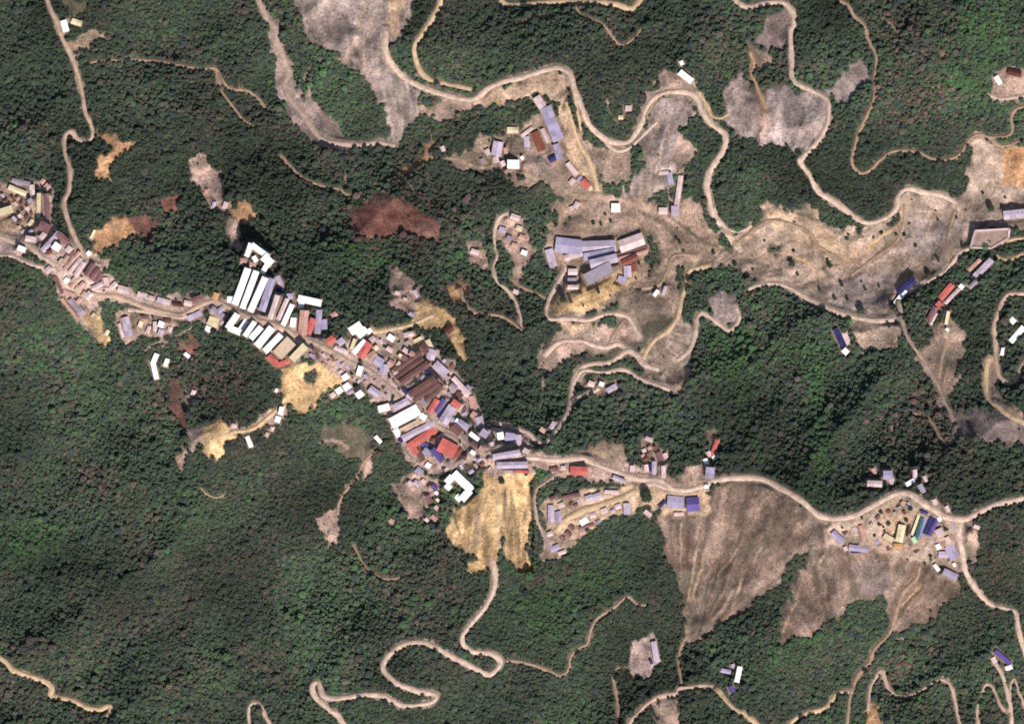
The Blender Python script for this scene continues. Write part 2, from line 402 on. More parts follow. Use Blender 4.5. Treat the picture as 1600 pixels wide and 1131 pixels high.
warp1 = 1.0*fbm(PX, PY, 26, 71, 3); warp2 = 1.0*fbm(PX, PY, 26, 93, 3)
warp3 = vnoise(PX, PY, 8, 171); warp4 = vnoise(PX, PY, 8, 193)
soil = np.zeros((NX, NY, 3), np.float32)
g = fbm(GX, GY, 120, 5, 4)
soil[:] = np.array((0.055, 0.062, 0.038))
soil *= (1+0.5*g)[..., None]
soil[..., 0] += 0.022*np.clip(fbm(GX, GY, 60, 15, 3), 0, 1)
BUSH = np.full((NX, NY), 1.0, np.float32)          # how densely trees stand here
def inside(px, py, pts):
    r = np.zeros(px.shape, bool); n = len(pts)
    for i in range(n):
        x1, y1 = pts[i]; x2, y2 = pts[(i+1) % n]
        if y1 == y2: continue
        c = ((y1 > py) != (y2 > py)) & (px < (x2-x1)*(py-y1)/(y2-y1)+x1)
        r ^= c
    return r
def win(x0, x1, y0, y1):
    i0 = np.searchsorted(LX, x0); i1 = np.searchsorted(LX, x1); j0 = np.searchsorted(LY, y0); j1 = np.searchsorted(LY, y1)
    return slice(max(i0, 0), min(i1, NX)), slice(max(j0, 0), min(j1, NY))
for k, (sc, bush, rough, s) in enumerate(BARE):
    pts = pl(s); xs = [p[0] for p in pts]; ys = [p[1] for p in pts]
    w = win(min(xs)-830, max(xs)-770, 565-max(ys)-30, 565-min(ys)+30)
    qx = PX[w]+rough*2.2*warp1[w]+11*warp3[w]; qy = PY[w]+rough*2.2*warp2[w]+11*warp4[w]
    d = poly_dist(qx, qy, pts+[pts[0]]); d = np.where(inside(qx, qy, pts), d, -d)
    m = sstep(-3.5, 3.5, d+4*warp2[w])
    mot = 1+0.5*fbm(GX[w], GY[w], 24, 200+k, 4)+0.3*vnoise(GX[w], GY[w], 5, 250+k)
    c = np.array(alb(SOIL[sc]))
    grn = np.clip(fbm(GX[w], GY[w], 34, 300+k, 3)*1.4+bush-0.22, 0, 0.65)[..., None]
    if k in FLOW:
        ax, ay = FLOW[k]; an = np.arctan2(PY[w]-ay, PX[w]-ax); rr = np.hypot(PX[w]-ax, PY[w]-ay)
        an = an+0.05*warp1[w]
        st = fbm(an*330, rr*0.14, 12, 700+k, 2); st2 = vnoise(an*300, rr*0.09, 20, 720+k)
        mot = mot*(1+0.75*st+0.25*st2)
        HZ[w] += m*(1.9*st-2.6*np.abs(st2)+0.5)
    cc = c*np.clip(mot, 0.45, 1.6)[..., None]*(1-grn) + np.array((0.096, 0.084, 0.064))*grn
    soil[w] = soil[w]*(1-m[..., None]) + cc*m[..., None]
    BUSH[w] = BUSH[w]*(1-m) + bush*m
big = np.clip(fbm(GX, GY, 55, 611, 4)*1.5, -1, 1); fine = np.clip(fbm(GX, GY, 14, 633, 3)*1.2, -1, 1)
open_ = (1-sstep(0.2, 0.6, BUSH))[..., None]
soil *= 1+open_*(0.22*big[..., None]*np.array((0.9, 1.0, 1.15))+0.28*fine[..., None])
for k, (sc, wd, s) in enumerate(STREAKS):
    pts = pl(s); xs = [p[0] for p in pts]; ys = [p[1] for p in pts]
    w = win(min(xs)-830, max(xs)-770, 565-max(ys)-30, 565-min(ys)+30)
    d = poly_dist(PX[w]+6*warp1[w], PY[w]+6*warp2[w], pts)
    m = (1-sstep(wd*0.3, wd*0.8+1.0, d))*(0.5+0.9*fbm(GX[w], GY[w], 22, 500+k, 3)).clip(0, 0.85)
    soil[w] = soil[w]*(1-m[..., None]) + np.array(alb(SOIL[sc]))*m[..., None]
    BUSH[w] = np.minimum(BUSH[w], 1-0.9*m) if sc != 'S' else BUSH[w]*(1-m)+0.7*m

# benches cut into the eastern half of the cream pad
w = win(-20, 36, -340, -170)
q = np.clip((PX[w]-784)/11.5, 0, 4); q = np.floor(q)+sstep(0.72, 1.0, q-np.floor(q))
inn = sstep(783, 787, PX[w])*(1-sstep(830, 840, PX[w]))*sstep(738, 746, PY[w])*(1-sstep(888, 898, PY[w]))
HZ[w] -= 3.2*q*inn
# rills and heaps on the bare slopes are real relief
bare = 1-sstep(0.3, 0.9, BUSH)
HZ += bare*(1.6*fbm(GX, GY, 18, 41, 3) + 1.3*(np.abs(vnoise(GX+0.28*GY, GY*0.12, 9, 43)) - 0.2))

# ------------------------------------------------------------------ helpers for objects
def tag(o, label, cat, group=None, kind=None):
    if label: o['label'] = label
    if cat: o['category'] = cat
    if group: o['group'] = group
    if kind: o['kind'] = kind
def mesh(name, v, f, mat, smooth=False):
    me = bpy.data.meshes.new(name)
    me.from_pydata(v, [], f)
    if mat: me.materials.append(mat)
    if smooth: me.polygons.foreach_set('use_smooth', [True]*len(me.polygons))
    me.update()
    return me
def link(name, me, parent=None, loc=None):
    o = bpy.data.objects.new(name, me); COL.objects.link(o)
    if parent: o.parent = parent
    if loc: o.location = loc
    return o

# ------------------------------------------------------------------ roads: lines first, so that the ground is cut for them
ROADS = [  # name, material, width, label, line
 ('road', 'road', 7, 'narrow dirt road winding down the upper left hillside', '68 -40 73 0 88 34 98 61 114 95 127 138 133 172 144 205 140 219 122 218 111 206 101 215 102 239 109 265 107 297 100 315 103 335 113 362 125 388 132 404'),
 ('path', 'brown', 4.5, 'thin earth path crossing the forest right of the upper left road', '135 100 145 97 172 94 190 97 200 93 250 97 310 107 337 108 350 130 362 139 385 142 400 152 416 170'),
 ('path', 'brown', 3, 'faint side path dropping from the upper left forest path', '337 110 345 140 352 152 368 172 380 188 398 198'),
 ('track', 'grey', 9, 'greyish stream track left of the big grey dump', '396 -40 403 0 415 25 430 45 432 65 443 90 450 115 445 130 450 150 468 172 482 192 500 215 520 222 555 226 590 222 618 227'),
 ('path', 'brown', 4, 'short slanting path in forest above the white sheds', '438 243 470 275 500 290 515 293 530 296 546 306'),
 ('road', 'cream', 8, 'curved cream dirt road coming from the top edge to the ridge junction', '706 -40 690 0 675 30 655 60 647 75 650 95 658 113 675 126 700 132 738 140'),
 ('road', 'pale', 9.5, 'long winding pale haul road across the upper middle', '603 48 603 80 612 100 630 120 655 135 690 147 737 155 760 140 785 128 820 120 850 110 870 106 890 116 897 140 905 160 915 185 925 202 950 220 980 222 995 205 1005 185 1012 165 1030 148 1060 143 1085 150 1098 175 1110 192 1130 208 1134 225 1125 245 1110 268 1105 290 1108 310 1115 335 1128 352 1145 375 1160 395'),
 ('road', 'cream', 9, 'pale road along the top edge of the picture', '776 -20 784 2 800 8 850 4 920 3 960 7 986 14 1004 -6'),
 ('path', 'brown', 4, 'thin hooked path below the road along the top edge', '900 12 910 25 940 38 955 55 965 68 975 70 990 60 1003 45'),
 ('path', 'brown', 3.5, 'faint path stub left under the road along the top edge', '810 37 830 28 852 25'),
 ('road', 'pale', 8.5, 'pale dirt road snaking from the top edge down to the wide quarry valley', '1142 -30 1150 0 1170 11 1200 5 1225 5 1240 22 1240 40 1235 50 1237 90 1240 125 1265 140 1290 155 1294 175 1290 200 1275 225 1255 245 1250 253 1265 275 1280 300 1310 320 1340 342 1360 348 1385 340 1400 325 1405 305 1420 295 1450 302 1475 307 1496 318'),
 ('path', 'brown', 5.5, 'slender earth path looping through the upper right forest', '1296 -20 1310 0 1325 8 1335 25 1350 40 1358 65 1369 88 1366 120 1365 155 1352 185 1340 210 1333 240 1332 257 1345 270 1360 265 1375 250 1395 237 1430 237 1455 248 1480 249 1500 240 1515 218 1530 210 1550 215 1575 212 1582 200 1580 185 1590 170 1640 155'),
 ('path', 'brown', 5, 'forked branch path at the right edge above the quarry valley', '1545 215 1565 228 1590 222 1640 205'),
 ('path', 'pale', 6, 'short pale drive below the maroon roofed building at the right edge', '1548 150 1570 155 1640 142'),
 ('road', 'pale', 8, 'pale street entering the west village from the left edge', '-40 362 0 370 20 377 45 383 60 398 80 410 92 425 97 440 110 448 125 455 150 462'),
 ('road', 'pale', 6, 'lower pale lane joining the west village from the left edge', '-40 398 0 400 20 400 40 410 65 418 88 420'),
 ('road', 'road', 9, 'ridge road linking the west village and the central town', '150 462 175 462 200 470 235 482 265 490 285 492 310 478 335 470 352 477 380 491 410 502 440 514 480 531 520 550'),
 ('street', 'grey', 5.8, 'narrow main street threading through the central town roofs', '516 548 550 566 583 582 600 597 620 615 645 634 668 655 690 668 715 680 735 697 755 708 775 703 800 697 826 692'),
 ('road', 'pale', 6, 'lower lane beside the dark hedge east of the west village', '200 484 230 487 260 494 285 496 302 486'),
 ('road', 'pale', 8, 'pale road climbing from the town centre to the double hairpin', '772 660 800 668 825 676 838 690 855 690 868 675 880 655 888 640 892 615 898 590 908 575 925 568 950 567 965 559 980 548 995 555 1008 570 1030 577'),
 ('road', 'pale', 7, 'lower parallel road of the hairpin ending at the pale fan', '900 592 912 579 945 582 975 577 1000 592 1030 603 1057 613'),
 ('path', 'pale', 5, 'short drive to the small hillside settlement', '890 637 905 620 925 613 936 606'),
 ('road', 'pale', 7, 'road looping round the west and south of the large plant', '885 416 872 440 858 466 854 490 861 498 887 498 920 500 940 493 965 491 982 497 992 512 1000 530'),
 ('path', 'brown', 5, 'straight path running into the plant loop from the left', '800 437 812 447 835 457 857 468'),
 ('path', 'brown', 5, 'short track dropping south from the plant loop', '975 500 960 520 950 541'),
 ('road', 'pale', 7, 'curving track below the plant past small terraces', '850 556 872 536 905 533 925 538 948 543 965 537 982 546'),
 ('road', 'cream', 8, 'tan haul track climbing from the pale fan to the plant', '1003 562 1012 545 1025 530 1045 515 1060 490 1064 470 1070 450 1075 425 1090 420 1112 415'),
 ('road', 'pale', 8, 'bent pale road round the grey patch right of the plant', '1057 562 1076 548 1085 525 1090 497 1098 490 1115 500 1138 516 1150 508 1155 495 1150 480'),
 ('path', 'brown', 5, 'curved brown track linking plant yard and haul track', '990 446 1005 450 1030 445 1042 425 1048 405 1060 398 1090 400'),
 ('road', 'pale', 8, 'road curving along the southern rim of the quarry valley', '1170 452 1185 446 1210 443 1235 450 1265 468 1300 485 1325 493 1355 499 1390 500 1406 494 1405 474'),
 ('road', 'pale', 6.5, 'road climbing right from the dark blue shed to the pale basin', '1420 457 1450 440 1475 425 1490 408 1500 395 1514 388'),
 ('road', 'grey', 6, 'greyish road descending from the quarry valley to the grey wash', '1408 498 1420 530 1440 560 1455 585 1465 600 1475 625 1485 645 1492 666'),
 ('path', 'brown', 5, 'short brown track meeting the descending road', '1478 530 1472 560 1466 592'),
 ('road', 'cream', 6, 'upper cream track at the right edge beside the pale basin', '1640 366 1600 372 1577 376 1552 388'),
 ('road', 'cream', 7, 'second cream track at the right edge below the basin', '1640 390 1600 397 1582 405 1566 406 1556 400'),
 ('road', 'road', 7, 'narrow looping road around the white sheds at the right edge', '1640 462 1585 459 1570 465 1560 490 1553 510 1555 540 1558 570 1562 588 1576 599 1590 592 1600 565 1640 540'),
 ('road', 'cream', 8, 'cream road bending down to the right edge beside the loop', '1546 560 1540 580 1540 605 1546 626 1560 635 1580 650 1640 680'),
 ('path', 'brown', 5, 'thin hooked track in forest below the grey wash', '1494 668 1490 688 1480 694 1470 686 1462 670 1455 658 1445 650 1424 645'),
 ('road', 'pale', 9, 'main road running east from the town centre', '800 712 830 715 860 718 910 717 940 728 975 742 1000 748 1030 750 1050 762'),
 ('road', 'cream', 13, 'broad tan yard road beside the southern row of houses', '868 832 882 812 905 801 930 791 965 781 1000 763'),
 ('road', 'pale', 10, 'long ridge road running east above the brown debris fans', '1000 763 1020 755 1045 763 1075 765 1100 758 1120 750 1160 746 1195 750 1230 768 1255 785 1275 803 1300 810 1335 805 1360 793 1385 778 1405 770 1425 773 1440 785 1460 797 1480 808 1510 810 1530 800 1560 787 1600 778 1640 770'),
 ('path', 'grey', 5, 'narrow lane round the west end of the southern houses', '868 742 850 755 838 765 836 790 840 815 850 835'),
 ('road', 'pale', 7.5, 'road dropping from the eastern village down the right side', '1502 815 1499 840 1505 865 1510 895 1530 925 1550 945 1585 955 1592 985 1608 1040'),
 ('stream_bed', 'brown', 7, 'pale dry stream bed below the eastern debris fan', '1437 885 1430 905 1412 925 1402 950 1395 975 1385 995 1365 1015 1358 1035 1340 1055 1332 1080'),
 ('road', 'cream', 7.5, 'cream track slanting to the bottom edge right of centre', '1332 1080 1310 1082 1290 1105 1265 1113 1240 1125 1215 1160'),
 ('path', 'brown', 5, 'short path running down to the bottom edge from the stream', '1329 1080 1327 1100 1320 1160'),
 ('road', 'road', 6, 'wavy dirt road near the bottom edge right of the stream', '1355 1110 1360 1075 1372 1052 1380 1050 1388 1075 1410 1088 1435 1080 1460 1065 1475 1062 1488 1078 1495 1110 1506 1160'),
 ('road', 'pale', 6, 'pale drive running down from the lower right blue house', '1556 1036 1568 1060 1575 1090 1580 1110 1580 1160'),
 ('path', 'road', 5, 'looping path left of the lower right pale drive', '1534 1160 1527 1110 1535 1085 1540 1070 1550 1072 1560 1095 1572 1112'),
 ('path', 'road', 5, 'looping path right of the lower right pale drive', '1577 1112 1580 1070 1585 1060 1592 1080 1612 1130'),
 ('road', 'road', 7, 'dirt road rising from the bottom edge to the lower hamlet', '966 1160 982 1131 990 1120 1010 1100 1030 1088 1055 1083 1062 1074 1075 1073 1100 1071 1122 1074'),
 ('road', 'cream', 8, 'cream track from the lower white shed to the bottom edge', '1122 1078 1145 1105 1170 1120 1215 1160'),
 ('path', 'brown', 4.5, 'faint gully path between fan tip and lower hamlet', '1065 1068 1060 1030 1066 1005 1074 992'),
 ('path', 'brown', 5.5, 'path below the lavender roofed lower house', '960 1160 965 1110 960 1070 958 1055 966 1042'),
 ('path', 'brown', 5, 'meandering forest path right of the zigzag road', '783 1034 800 1032 825 1036 850 1045 873 1055 888 1045 892 1025 905 1012 917 1005 923 985 935 965 960 948 980 932 995 943 1012 945'),
 ('road', 'pale', 8.5, 'pale zigzag road descending the southern forest slope', '771 876 773 905 770 925 757 950 735 975 722 995 727 1010 740 1017 770 1022 782 1035 765 1053 745 1045 725 1035 705 1025 680 1010 655 1003 630 1007 608 1023 598 1042 607 1057 625 1070 655 1080 675 1083 682 1089 670 1098 632 1102 615 1095 595 1086 575 1084 550 1088 520 1091 505 1085 498 1067 490 1068 488 1077 495 1092 515 1108 530 1120 552 1160'),
 ('road', 'cream', 8, 'pale road at the lower left ending in a turning loop', '-40 1000 0 1027 10 1035 22 1047 45 1055 65 1062 80 1072 80 1085 95 1090 115 1095 135 1105 155 1108 170 1103 172 1112 165 1120'),
 ('road', 'pale', 6.5, 'hairpin piece of road at the bottom edge left of centre', '394 1160 388 1112 395 1098 407 1103 415 1118 440 1160'),
 ('path', 'brown', 4, 'faint path left of the cream pads', '590 702 570 720 558 745 545 760 530 785 528 806'),
 ('path', 'brown', 4.5, 'curved faint path in the forest below the cream pads', '552 850 565 875 580 893 600 903 620 903 642 896'),
 ('path', 'brown', 3, 'tiny curved path below the small cream clearing', '313 763 325 773 340 777 354 770'),
 ('road', 'cream', 8, 'cream access road to the pit above the town', '576 520 610 515 640 508 660 500 678 492'),
 ('path', 'cream', 7, 'cream lane between the two lower clearings', '360 676 390 671 410 660 430 642 446 632'),
 ('path', 'brown', 4.5, 'wandering path between pit and plant loop', '717 455 730 478 745 490 775 492 795 500 816 516'),
 ('path', 'pale', 5.5, 'oval lane round the small houses left of the plant', '806 334 790 334 779 342 773 362 773 385 776 400 770 418 778 440 790 452 804 470 812 490 814 514'),
 ('path', 'cream', 5.5, 'cream track beside the long grey upper plant shed', '884 160 895 195 905 225 920 250 928 275 934 300'),
 ('path', 'cream', 4, 'short cream spur beside the winding haul road', '898 152 905 185 908 206'),
 ('path', 'pale', 6, 'inner track under the haul road bend', '940 216 960 234 980 233 1000 216 1028 190'),
 ('path', 'orange', 5, 'short orange earth path left of the snaking road', '1172 82 1178 100 1174 114 1180 130 1190 152 1198 172'),
 ('path', 'brown', 4, 'narrow track climbing along the east side of the lower bend', '1030 150 1018 165 1010 182'),
 ('path', 'cream', 5, 'cream shoulder track right of the lower bend', '1092 145 1105 165 1112 180 1125 185 1140 178'),
 ('path', 'pale', 5, 'short curved branch where the haul road meets the quarry valley', '1116 325 1122 342 1134 356 1150 362 1166 358 1174 352'),
 ('path', 'brown', 4, 'faint tan track crossing the quarry valley floor', '1150 380 1200 345 1236 350 1262 362 1280 385 1306 402 1326 424'),
 ('path', 'brown', 5, 'tan track from the quarry valley floor to its upper rim', '1330 430 1370 400 1400 378 1412 350 1412 318'),
 ('path', 'brown', 4, 'vertical tan track left of the pale rimmed basin', '1492 330 1484 355 1480 380 1488 408'),
]
def dense(pts, step):
    """smooth curve through the points, even spacing"""
    P = np.array(pts, float)
    P = np.vstack([2*P[0]-P[1], P, 2*P[-1]-P[-2]])
    out = []
    for i in range(1, len(P)-2):
        n = max(2, int(np.hypot(*(P[i+1]-P[i]))/1.0))
        for t in np.arange(n)/n:
            a, b, c, d = P[i-1], P[i], P[i+1], P[i+2]
            out.append(0.5*((2*b)+(-a+c)*t+(2*a-5*b+4*c-d)*t*t+(-a+3*b-3*c+d)*t**3))
    out.append(P[-2]); out = np.array(out)
    s = np.concatenate([[0], np.cumsum(np.hypot(*np.diff(out, axis=0).T))])
    q = np.arange(0, s[-1], step)
    return np.stack([np.interp(q, s, out[:, 0]), np.interp(q, s, out[:, 1])], 1)

# ------------------------------------------------------------------ buildings (axis x0 y0 x1 y1 width roof | c x y len wid roof [angle])
# one line = one building; ';' joins wings of one building
CLUSTERS = [
('row of white sheds', 'the white shed rows', 0, '''
393 381 386 401 7 white; 394 383 420 402 8 white; 412 401 425 413 12 white; 418 413 410 427 7 white
c 399 405 9 6 white 60
c 381 408 9 8 pink
c 395 414 9 8 pink
388 420 367 476 10 white; c 361 468 11 9 white
401 424 379 482 9 white
415 434 391 487 9.5 white
426 436 409 486 11 lavender
433 432 441 447 7 lilac
c 437 454 10 6 navy
434 462 422 498 7 pinkwhite
449 467 435 499 6 pinkwhite
c 453 463 9 8 lavender
457 476 442 508 7 white
459 497 457 511 8 white
466 466 502 474 10 white; 472 470 469 485 8 white
371 491 356 513 9 white; 358 512 377 520 9 white; 387 499 375 518 9 white
398 503 383 525 7 white
400 514 389 525 4 teal
408 511 392 529 8.5 white
425 512 402 541 11 white
439 523 414 549 9 white
456 532 433 556 20 beige
420 556 435 571 9 red; 436 570 453 563 7 red
478 540 456 563 13 cream
'''),
('town west end', 'the town west end', 35, '''
476 487 472 524 12 pink
490 499 481 521 9 red
499 486 496 520 8 lavender
506 500 507 514 8 lavender
c 517 532 12 10 red
c 533 534 10 9 lilac
524 543 543 551 6 pinkwhite
c 522 492 8 7 pink
548 518 564 508 12 white
560 525 572 514 9 white; c 577 517 7 6 white
553 551 570 533 7 white; 555 530 549 546 6 cream
577 537 563 557 11 red
c 582 530 8 7 pinkwhite
c 587 544 7 6 cream
c 582 556 13 11 pink
564 573 560 586 7 white
c 540 589 9 8 white
c 542 604 10 9 white
c 530 610 9 8 white
c 520 617 7 6 pinkwhite
c 562 616 10 9 white
c 548 612 7 5 lavender
'''),
('central rows', 'the central town rows', -34, '''
c 611 528 10 8 white
c 609 546 9 6 pinkwhite
632 524 645 521 6 pinkwhite
647 534 659 528 6 cream
668 532 675 546 7 cream
c 634 548 8 6 pinkwhite
c 626 556 7 6 cream
658 541 668 551 12 brown
c 592 565 13 12 lavender
600 570 599 583 11 lavender
c 618 583 10 8 pinkwhite
c 611 567 8 7 pink
627 597 668 569 9 brown
620 590 660 562 8 brown
613 582 656 552 8 brown
c 634 562 12 8 mauve
c 645 554 10 7 pink
c 625 570 9 7 pinkwhite
c 668 581 7 6 navy
c 679 592 7 6 navy
641 616 679 592 9 brown
647 624 685 600 8 brown
c 634 611 8 6 navy
c 641 619 10 8 lilac
666 626 690 604 8 brown
c 663 627 10 8 grey
683 625 671 644 8 red
694 625 681 643 7 purple
702 631 685 651 4 navy
707 636 692 659 13 lilac
c 712 632 13 10 red
c 716 660 10 8 white
c 707 656 8 7 lavender
676 547 672 561 12 lilac
680 569 697 584 12 lilac
709 591 729 613 7 pinkwhite
c 728 614 11 8 pinkwhite
c 708 605 10 8 grey
736 620 740 640 8 pink
c 742 649 11 8 pink
748 652 752 667 10 lilac
c 732 606 8 6 lavender
c 718 617 9 7 brown
c 585 612 17 10 lilac
c 600 637 16 9 white -15
616 637 637 626 9 lilac
613 661 652 640 16 white
626 672 655 657 6 beige
c 661 651 9 8 white
618 671 624 681 8 white
c 626 687 7 6 navy
631 684 677 661 8 lilac
640 698 680 671 11 red; 643 697 651 708 9 red
688 694 711 706 20 red
706 715 722 704 7 rust
c 662 694 13 7 purple 35
676 702 691 719 9 purple
c 667 706 11 9 lavender
651 702 661 719 8 brown
735 677 747 687 6 white
c 724 664 17 9 lavender
708 665 719 676 13 brown
c 669 727 7 7 white
587 682 595 691 5 white
c 757 677 11 10 lavender
c 782 681 10 9 white 80
790 682 803 684 12 lavender; 809 680 809 693 10 lilac
772 714 811 707 8 lilac
c 822 705 9 7 pinkwhite
778 727 823 726 9 lilac; 786 732 804 733 3 navy
804 736 826 737 3.5 red
c 753 702 9 7 pink
c 739 707 7 5 white
c 741 694 10 7 brown
859 672 866 660 6 lilac
c 848 672 8 6 pink
'''),
('courtyard quarter', 'the courtyard quarter', -40, '''
709 739 737 766 12 white; 707 744 698 754 10 white; 734 766 721 780 11 white; 713 774 720 781 8 white; 697 757 704 763 8 white
c 655 736 11 9 lavender
c 651 755 9 7 lilac
c 641 755 7 6 pinkwhite
c 662 752 7 6 pinkwhite
c 679 761 9 7 purple
668 774 672 786 8 mauve
c 682 770 5 4 white
c 684 781 5 4 cream
c 682 793 6 5 pinkwhite
c 678 809 9 6 pink
c 667 812 6 5 pinkwhite
c 612 814 7 6 pink
'''),
('south row', 'the southern house row', 20, '''
861 789 861 816 9 lilac
871 799 874 816 8 lavender
c 877 789 9 7 pinkwhite
c 864 778 10 6 mauve
879 778 906 772 6 mauve
c 920 778 11 9 lilac
c 933 775 14 9 lilac
945 768 966 769 5 pinkwhite
907 817 918 811 9 white
905 825 928 819 4 mauve
c 926 805 8 7 pinkwhite
c 944 798 10 8 pinkwhite
c 910 831 9 9 pink
979 786 980 803 10 lilac
c 966 791 8 7 pinkwhite
c 888 834 9 7 mauve 40
c 879 841 9 6 mauve 40
c 893 824 9 6 mauve 40
c 859 834 8 7 pinkwhite
c 867 856 13 8 lavender
c 878 863 11 5 pinkwhite
852 836 858 859 4 grey
891 735 917 736 13 red
c 866 733 13 6 mauve 0
c 880 731 7 6 pinkwhite 0
958 745 976 752 6 lilac
c 988 732 9 7 pinkwhite 90
c 1010 731 10 6 pinkwhite 80
1016 725 1016 736 5 navy
1022 721 1022 741 6 lilac
1036 728 1037 747 6 pinkwhite
c 1030 713 13 9 mauve 70
c 1014 686 11 6 pinkwhite 20
c 1040 712 8 6 pinkwhite 70
1121 687 1112 712 6 red
c 1103 721 9 6 white 70
c 1108 709 8 6 pinkwhite 60
c 1116 715 6 5 white 60
1110 730 1108 747 13 lavender
c 1104 760 6 5 white 0
1043 783 1068 785 18 lavender; 1039 783 1030 792 4 navy
1073 788 1092 787 21 purple
c 1061 803 15 5 pinkwhite 0
c 1012 802 12 6 pinkwhite 40
'''),
('west village', 'the west village', 48, '''
15 293 40 303 7 cream
-6 335 19 327 12 cream
61 304 60 340 5 cream
73 305 76 346 6 mauve
62 352 77 359 13 mauve
67 391 92 365 7 lilac
91 366 107 379 9 mauve
c 89 386 11 10 white 35
20 282 46 288 6 grey
50 290 51 304 7 pinkwhite
c 73 293 10 8 pink
c 67 284 7 6 pink
c 67 369 10 7 pinkwhite
c 48 374 15 8 pinkwhite 10
c 34 389 11 7 white 20
51 344 45 352 4 cream
c 108 390 9 8 pinkwhite
c 139 396 6 6 white
142 373 149 360 5 cream
101 421 117 402 5 pink
109 426 126 405 5 pinkwhite
118 431 131 411 7 pinkwhite
135 430 146 413 7 mauve
143 436 154 421 7 mauve
150 440 160 428 6 mauve
145 451 160 444 6 pinkwhite
c 166 440 11 7 pinkwhite 80
174 450 182 443 7 pinkwhite
c 193 453 16 10 pinkwhite 15
216 459 231 464 7 pinkwhite
c 237 466 9 6 pinkwhite 15
c 250 469 8 7 lilac 15
c 260 472 11 7 pinkwhite 15
271 475 287 477 5 maroon
c 294 474 11 7 pinkwhite 10
c 308 468 15 9 mauve -20
c 76 422 10 8 pinkwhite -40
87 432 97 458 5 mauve
100 455 116 462 6 pink
110 468 127 486 8 grey
97 468 122 497 4 pink
c 128 489 9 8 lilac
c 139 462 11 9 pinkwhite
c 146 493 8 6 cream
c 104 438 7 6 white
c 113 446 8 6 pink
c 121 452 8 6 beige
c 128 446 9 6 pink
c 131 461 9 6 beige
c 116 436 8 5 beige
c 124 470 8 6 pink
c 95 408 9 5 beige
c 103 404 10 5 pink
c 112 398 10 5 mauve
c 122 398 9 5 pink
c 167 520 8 5 cream -60
'''),
('ridge hamlet', 'the ridge hamlet', 70, '''
195 496 203 526 11 lilac; 186 506 193 527 4 pinkwhite
c 220 507 11 8 cream
242 503 242 518 5 pinkwhite
c 232 515 11 5 pinkwhite
c 252 507 9 9 white
c 251 520 10 8 lilac
c 265 515 8 6 pinkwhite
c 262 501 11 6 brown 0
c 227 496 12 5 mauve 0
294 498 314 489 8 lilac
326 500 341 506 14 cream
c 325 514 8 8 white
c 347 505 6 5 pinkwhite
331 482 352 497 8 grey
c 345 484 12 7 lilac -40
c 337 463 10 8 orange
245 553 239 568 7 white; 239 566 245 592 7 white
262 561 258 572 6 white
289 552 296 558 5 white
c 334 321 10 5 lilac
c 352 321 10 6 pinkwhite
c 322 300 7 5 pink
c 302 614 8 6 pinkwhite
c 366 665 8 6 pinkwhite 0
386 682 393 698 6 white
441 636 438 648 7 white
c 434 655 9 8 white
c 425 670 6 5 pinkwhite
c 417 679 6 5 pinkwhite
c 432 610 5 4 white
99 33 104 50 9 white
112 33 127 38 8 cream
'''),
('upper plant', 'the upper plant', -66, '''
838 152 848 168 12 pinkwhite
852 168 873 220 17 lavender
847 202 857 223 6 pinkwhite
868 226 875 249 10 lavender
c 863 249 11 8 navy -30
835 207 847 236 13 rust
822 214 824 230 8 lilac
832 200 815 213 5 pinkwhite
779 222 775 244 15 lilac
c 775 250 9 8 pinkwhite 80
c 802 257 18 13 white 0
c 801 204 17 9 cream 0
c 816 247 5 4 white
c 786 256 8 6 pinkwhite
887 255 901 273 7 pinkwhite
c 894 284 9 7 pinkwhite -50
c 906 281 10 7 lilac -50
910 282 919 294 10 red
c 922 295 7 6 cream
c 762 238 9 7 pinkwhite
c 790 236 9 5 pink 80
c 754 252 8 6 grey
c 692 233 8 5 pinkwhite
1030 271 1044 270 5 pinkwhite
1045 270 1049 289 8 lavender
1064 275 1056 328 7 pinkwhite
1049 330 1059 330 15 lilac
c 1036 330 13 10 pinkwhite 0
c 962 325 13 13 white 0
c 901 321 10 8 pinkwhite -60
c 893 326 6 5 pinkwhite
1062 113 1081 128 9 white
c 1065 99 6 5 white
c 982 170 9 8 pinkwhite 0
c 970 184 7 6 cream 0
'''),
('large plant', 'the large plant', -20, '''
857 390 865 417 12 lilac
868 382 908 387 23 lavender
909 386 962 384 17 lilac
882 404 914 394 9 pinkwhite
912 402 960 393 11 lavender
922 413 964 403 13 lilac
915 438 956 417 20 grey
968 386 1005 373 19 pinkwhite
958 399 1011 385 3.5 brown
958 407 1012 392 4.5 pink
972 413 996 401 10 rust
c 991 418 12 9 rust 80
980 416 981 433 11 lilac
c 972 437 13 9 lavender
c 895 425 14 9 pinkwhite 0
c 894 437 15 6 grey 0
c 895 449 16 6 pinkwhite 0
1022 462 1028 454 5 white
1035 461 1040 448 4 lilac
c 785 360 11 9 lilac
c 805 340 14 8 pinkwhite
c 811 357 9 7 cream
c 804 384 9 7 pink
c 816 371 9 7 pink
c 819 395 9 7 white
c 796 372 8 6 grey
c 806 456 8 6 pinkwhite
c 742 394 12 7 pinkwhite
c 621 458 7 5 pinkwhite
c 633 468 8 6 beige
648 454 653 464 5 lilac
c 643 491 8 5 lavender
c 702 515 12 10 maroon -45
c 940 600 7 6 white
c 924 600 10 8 pinkwhite
949 611 963 603 8 lilac
'''),
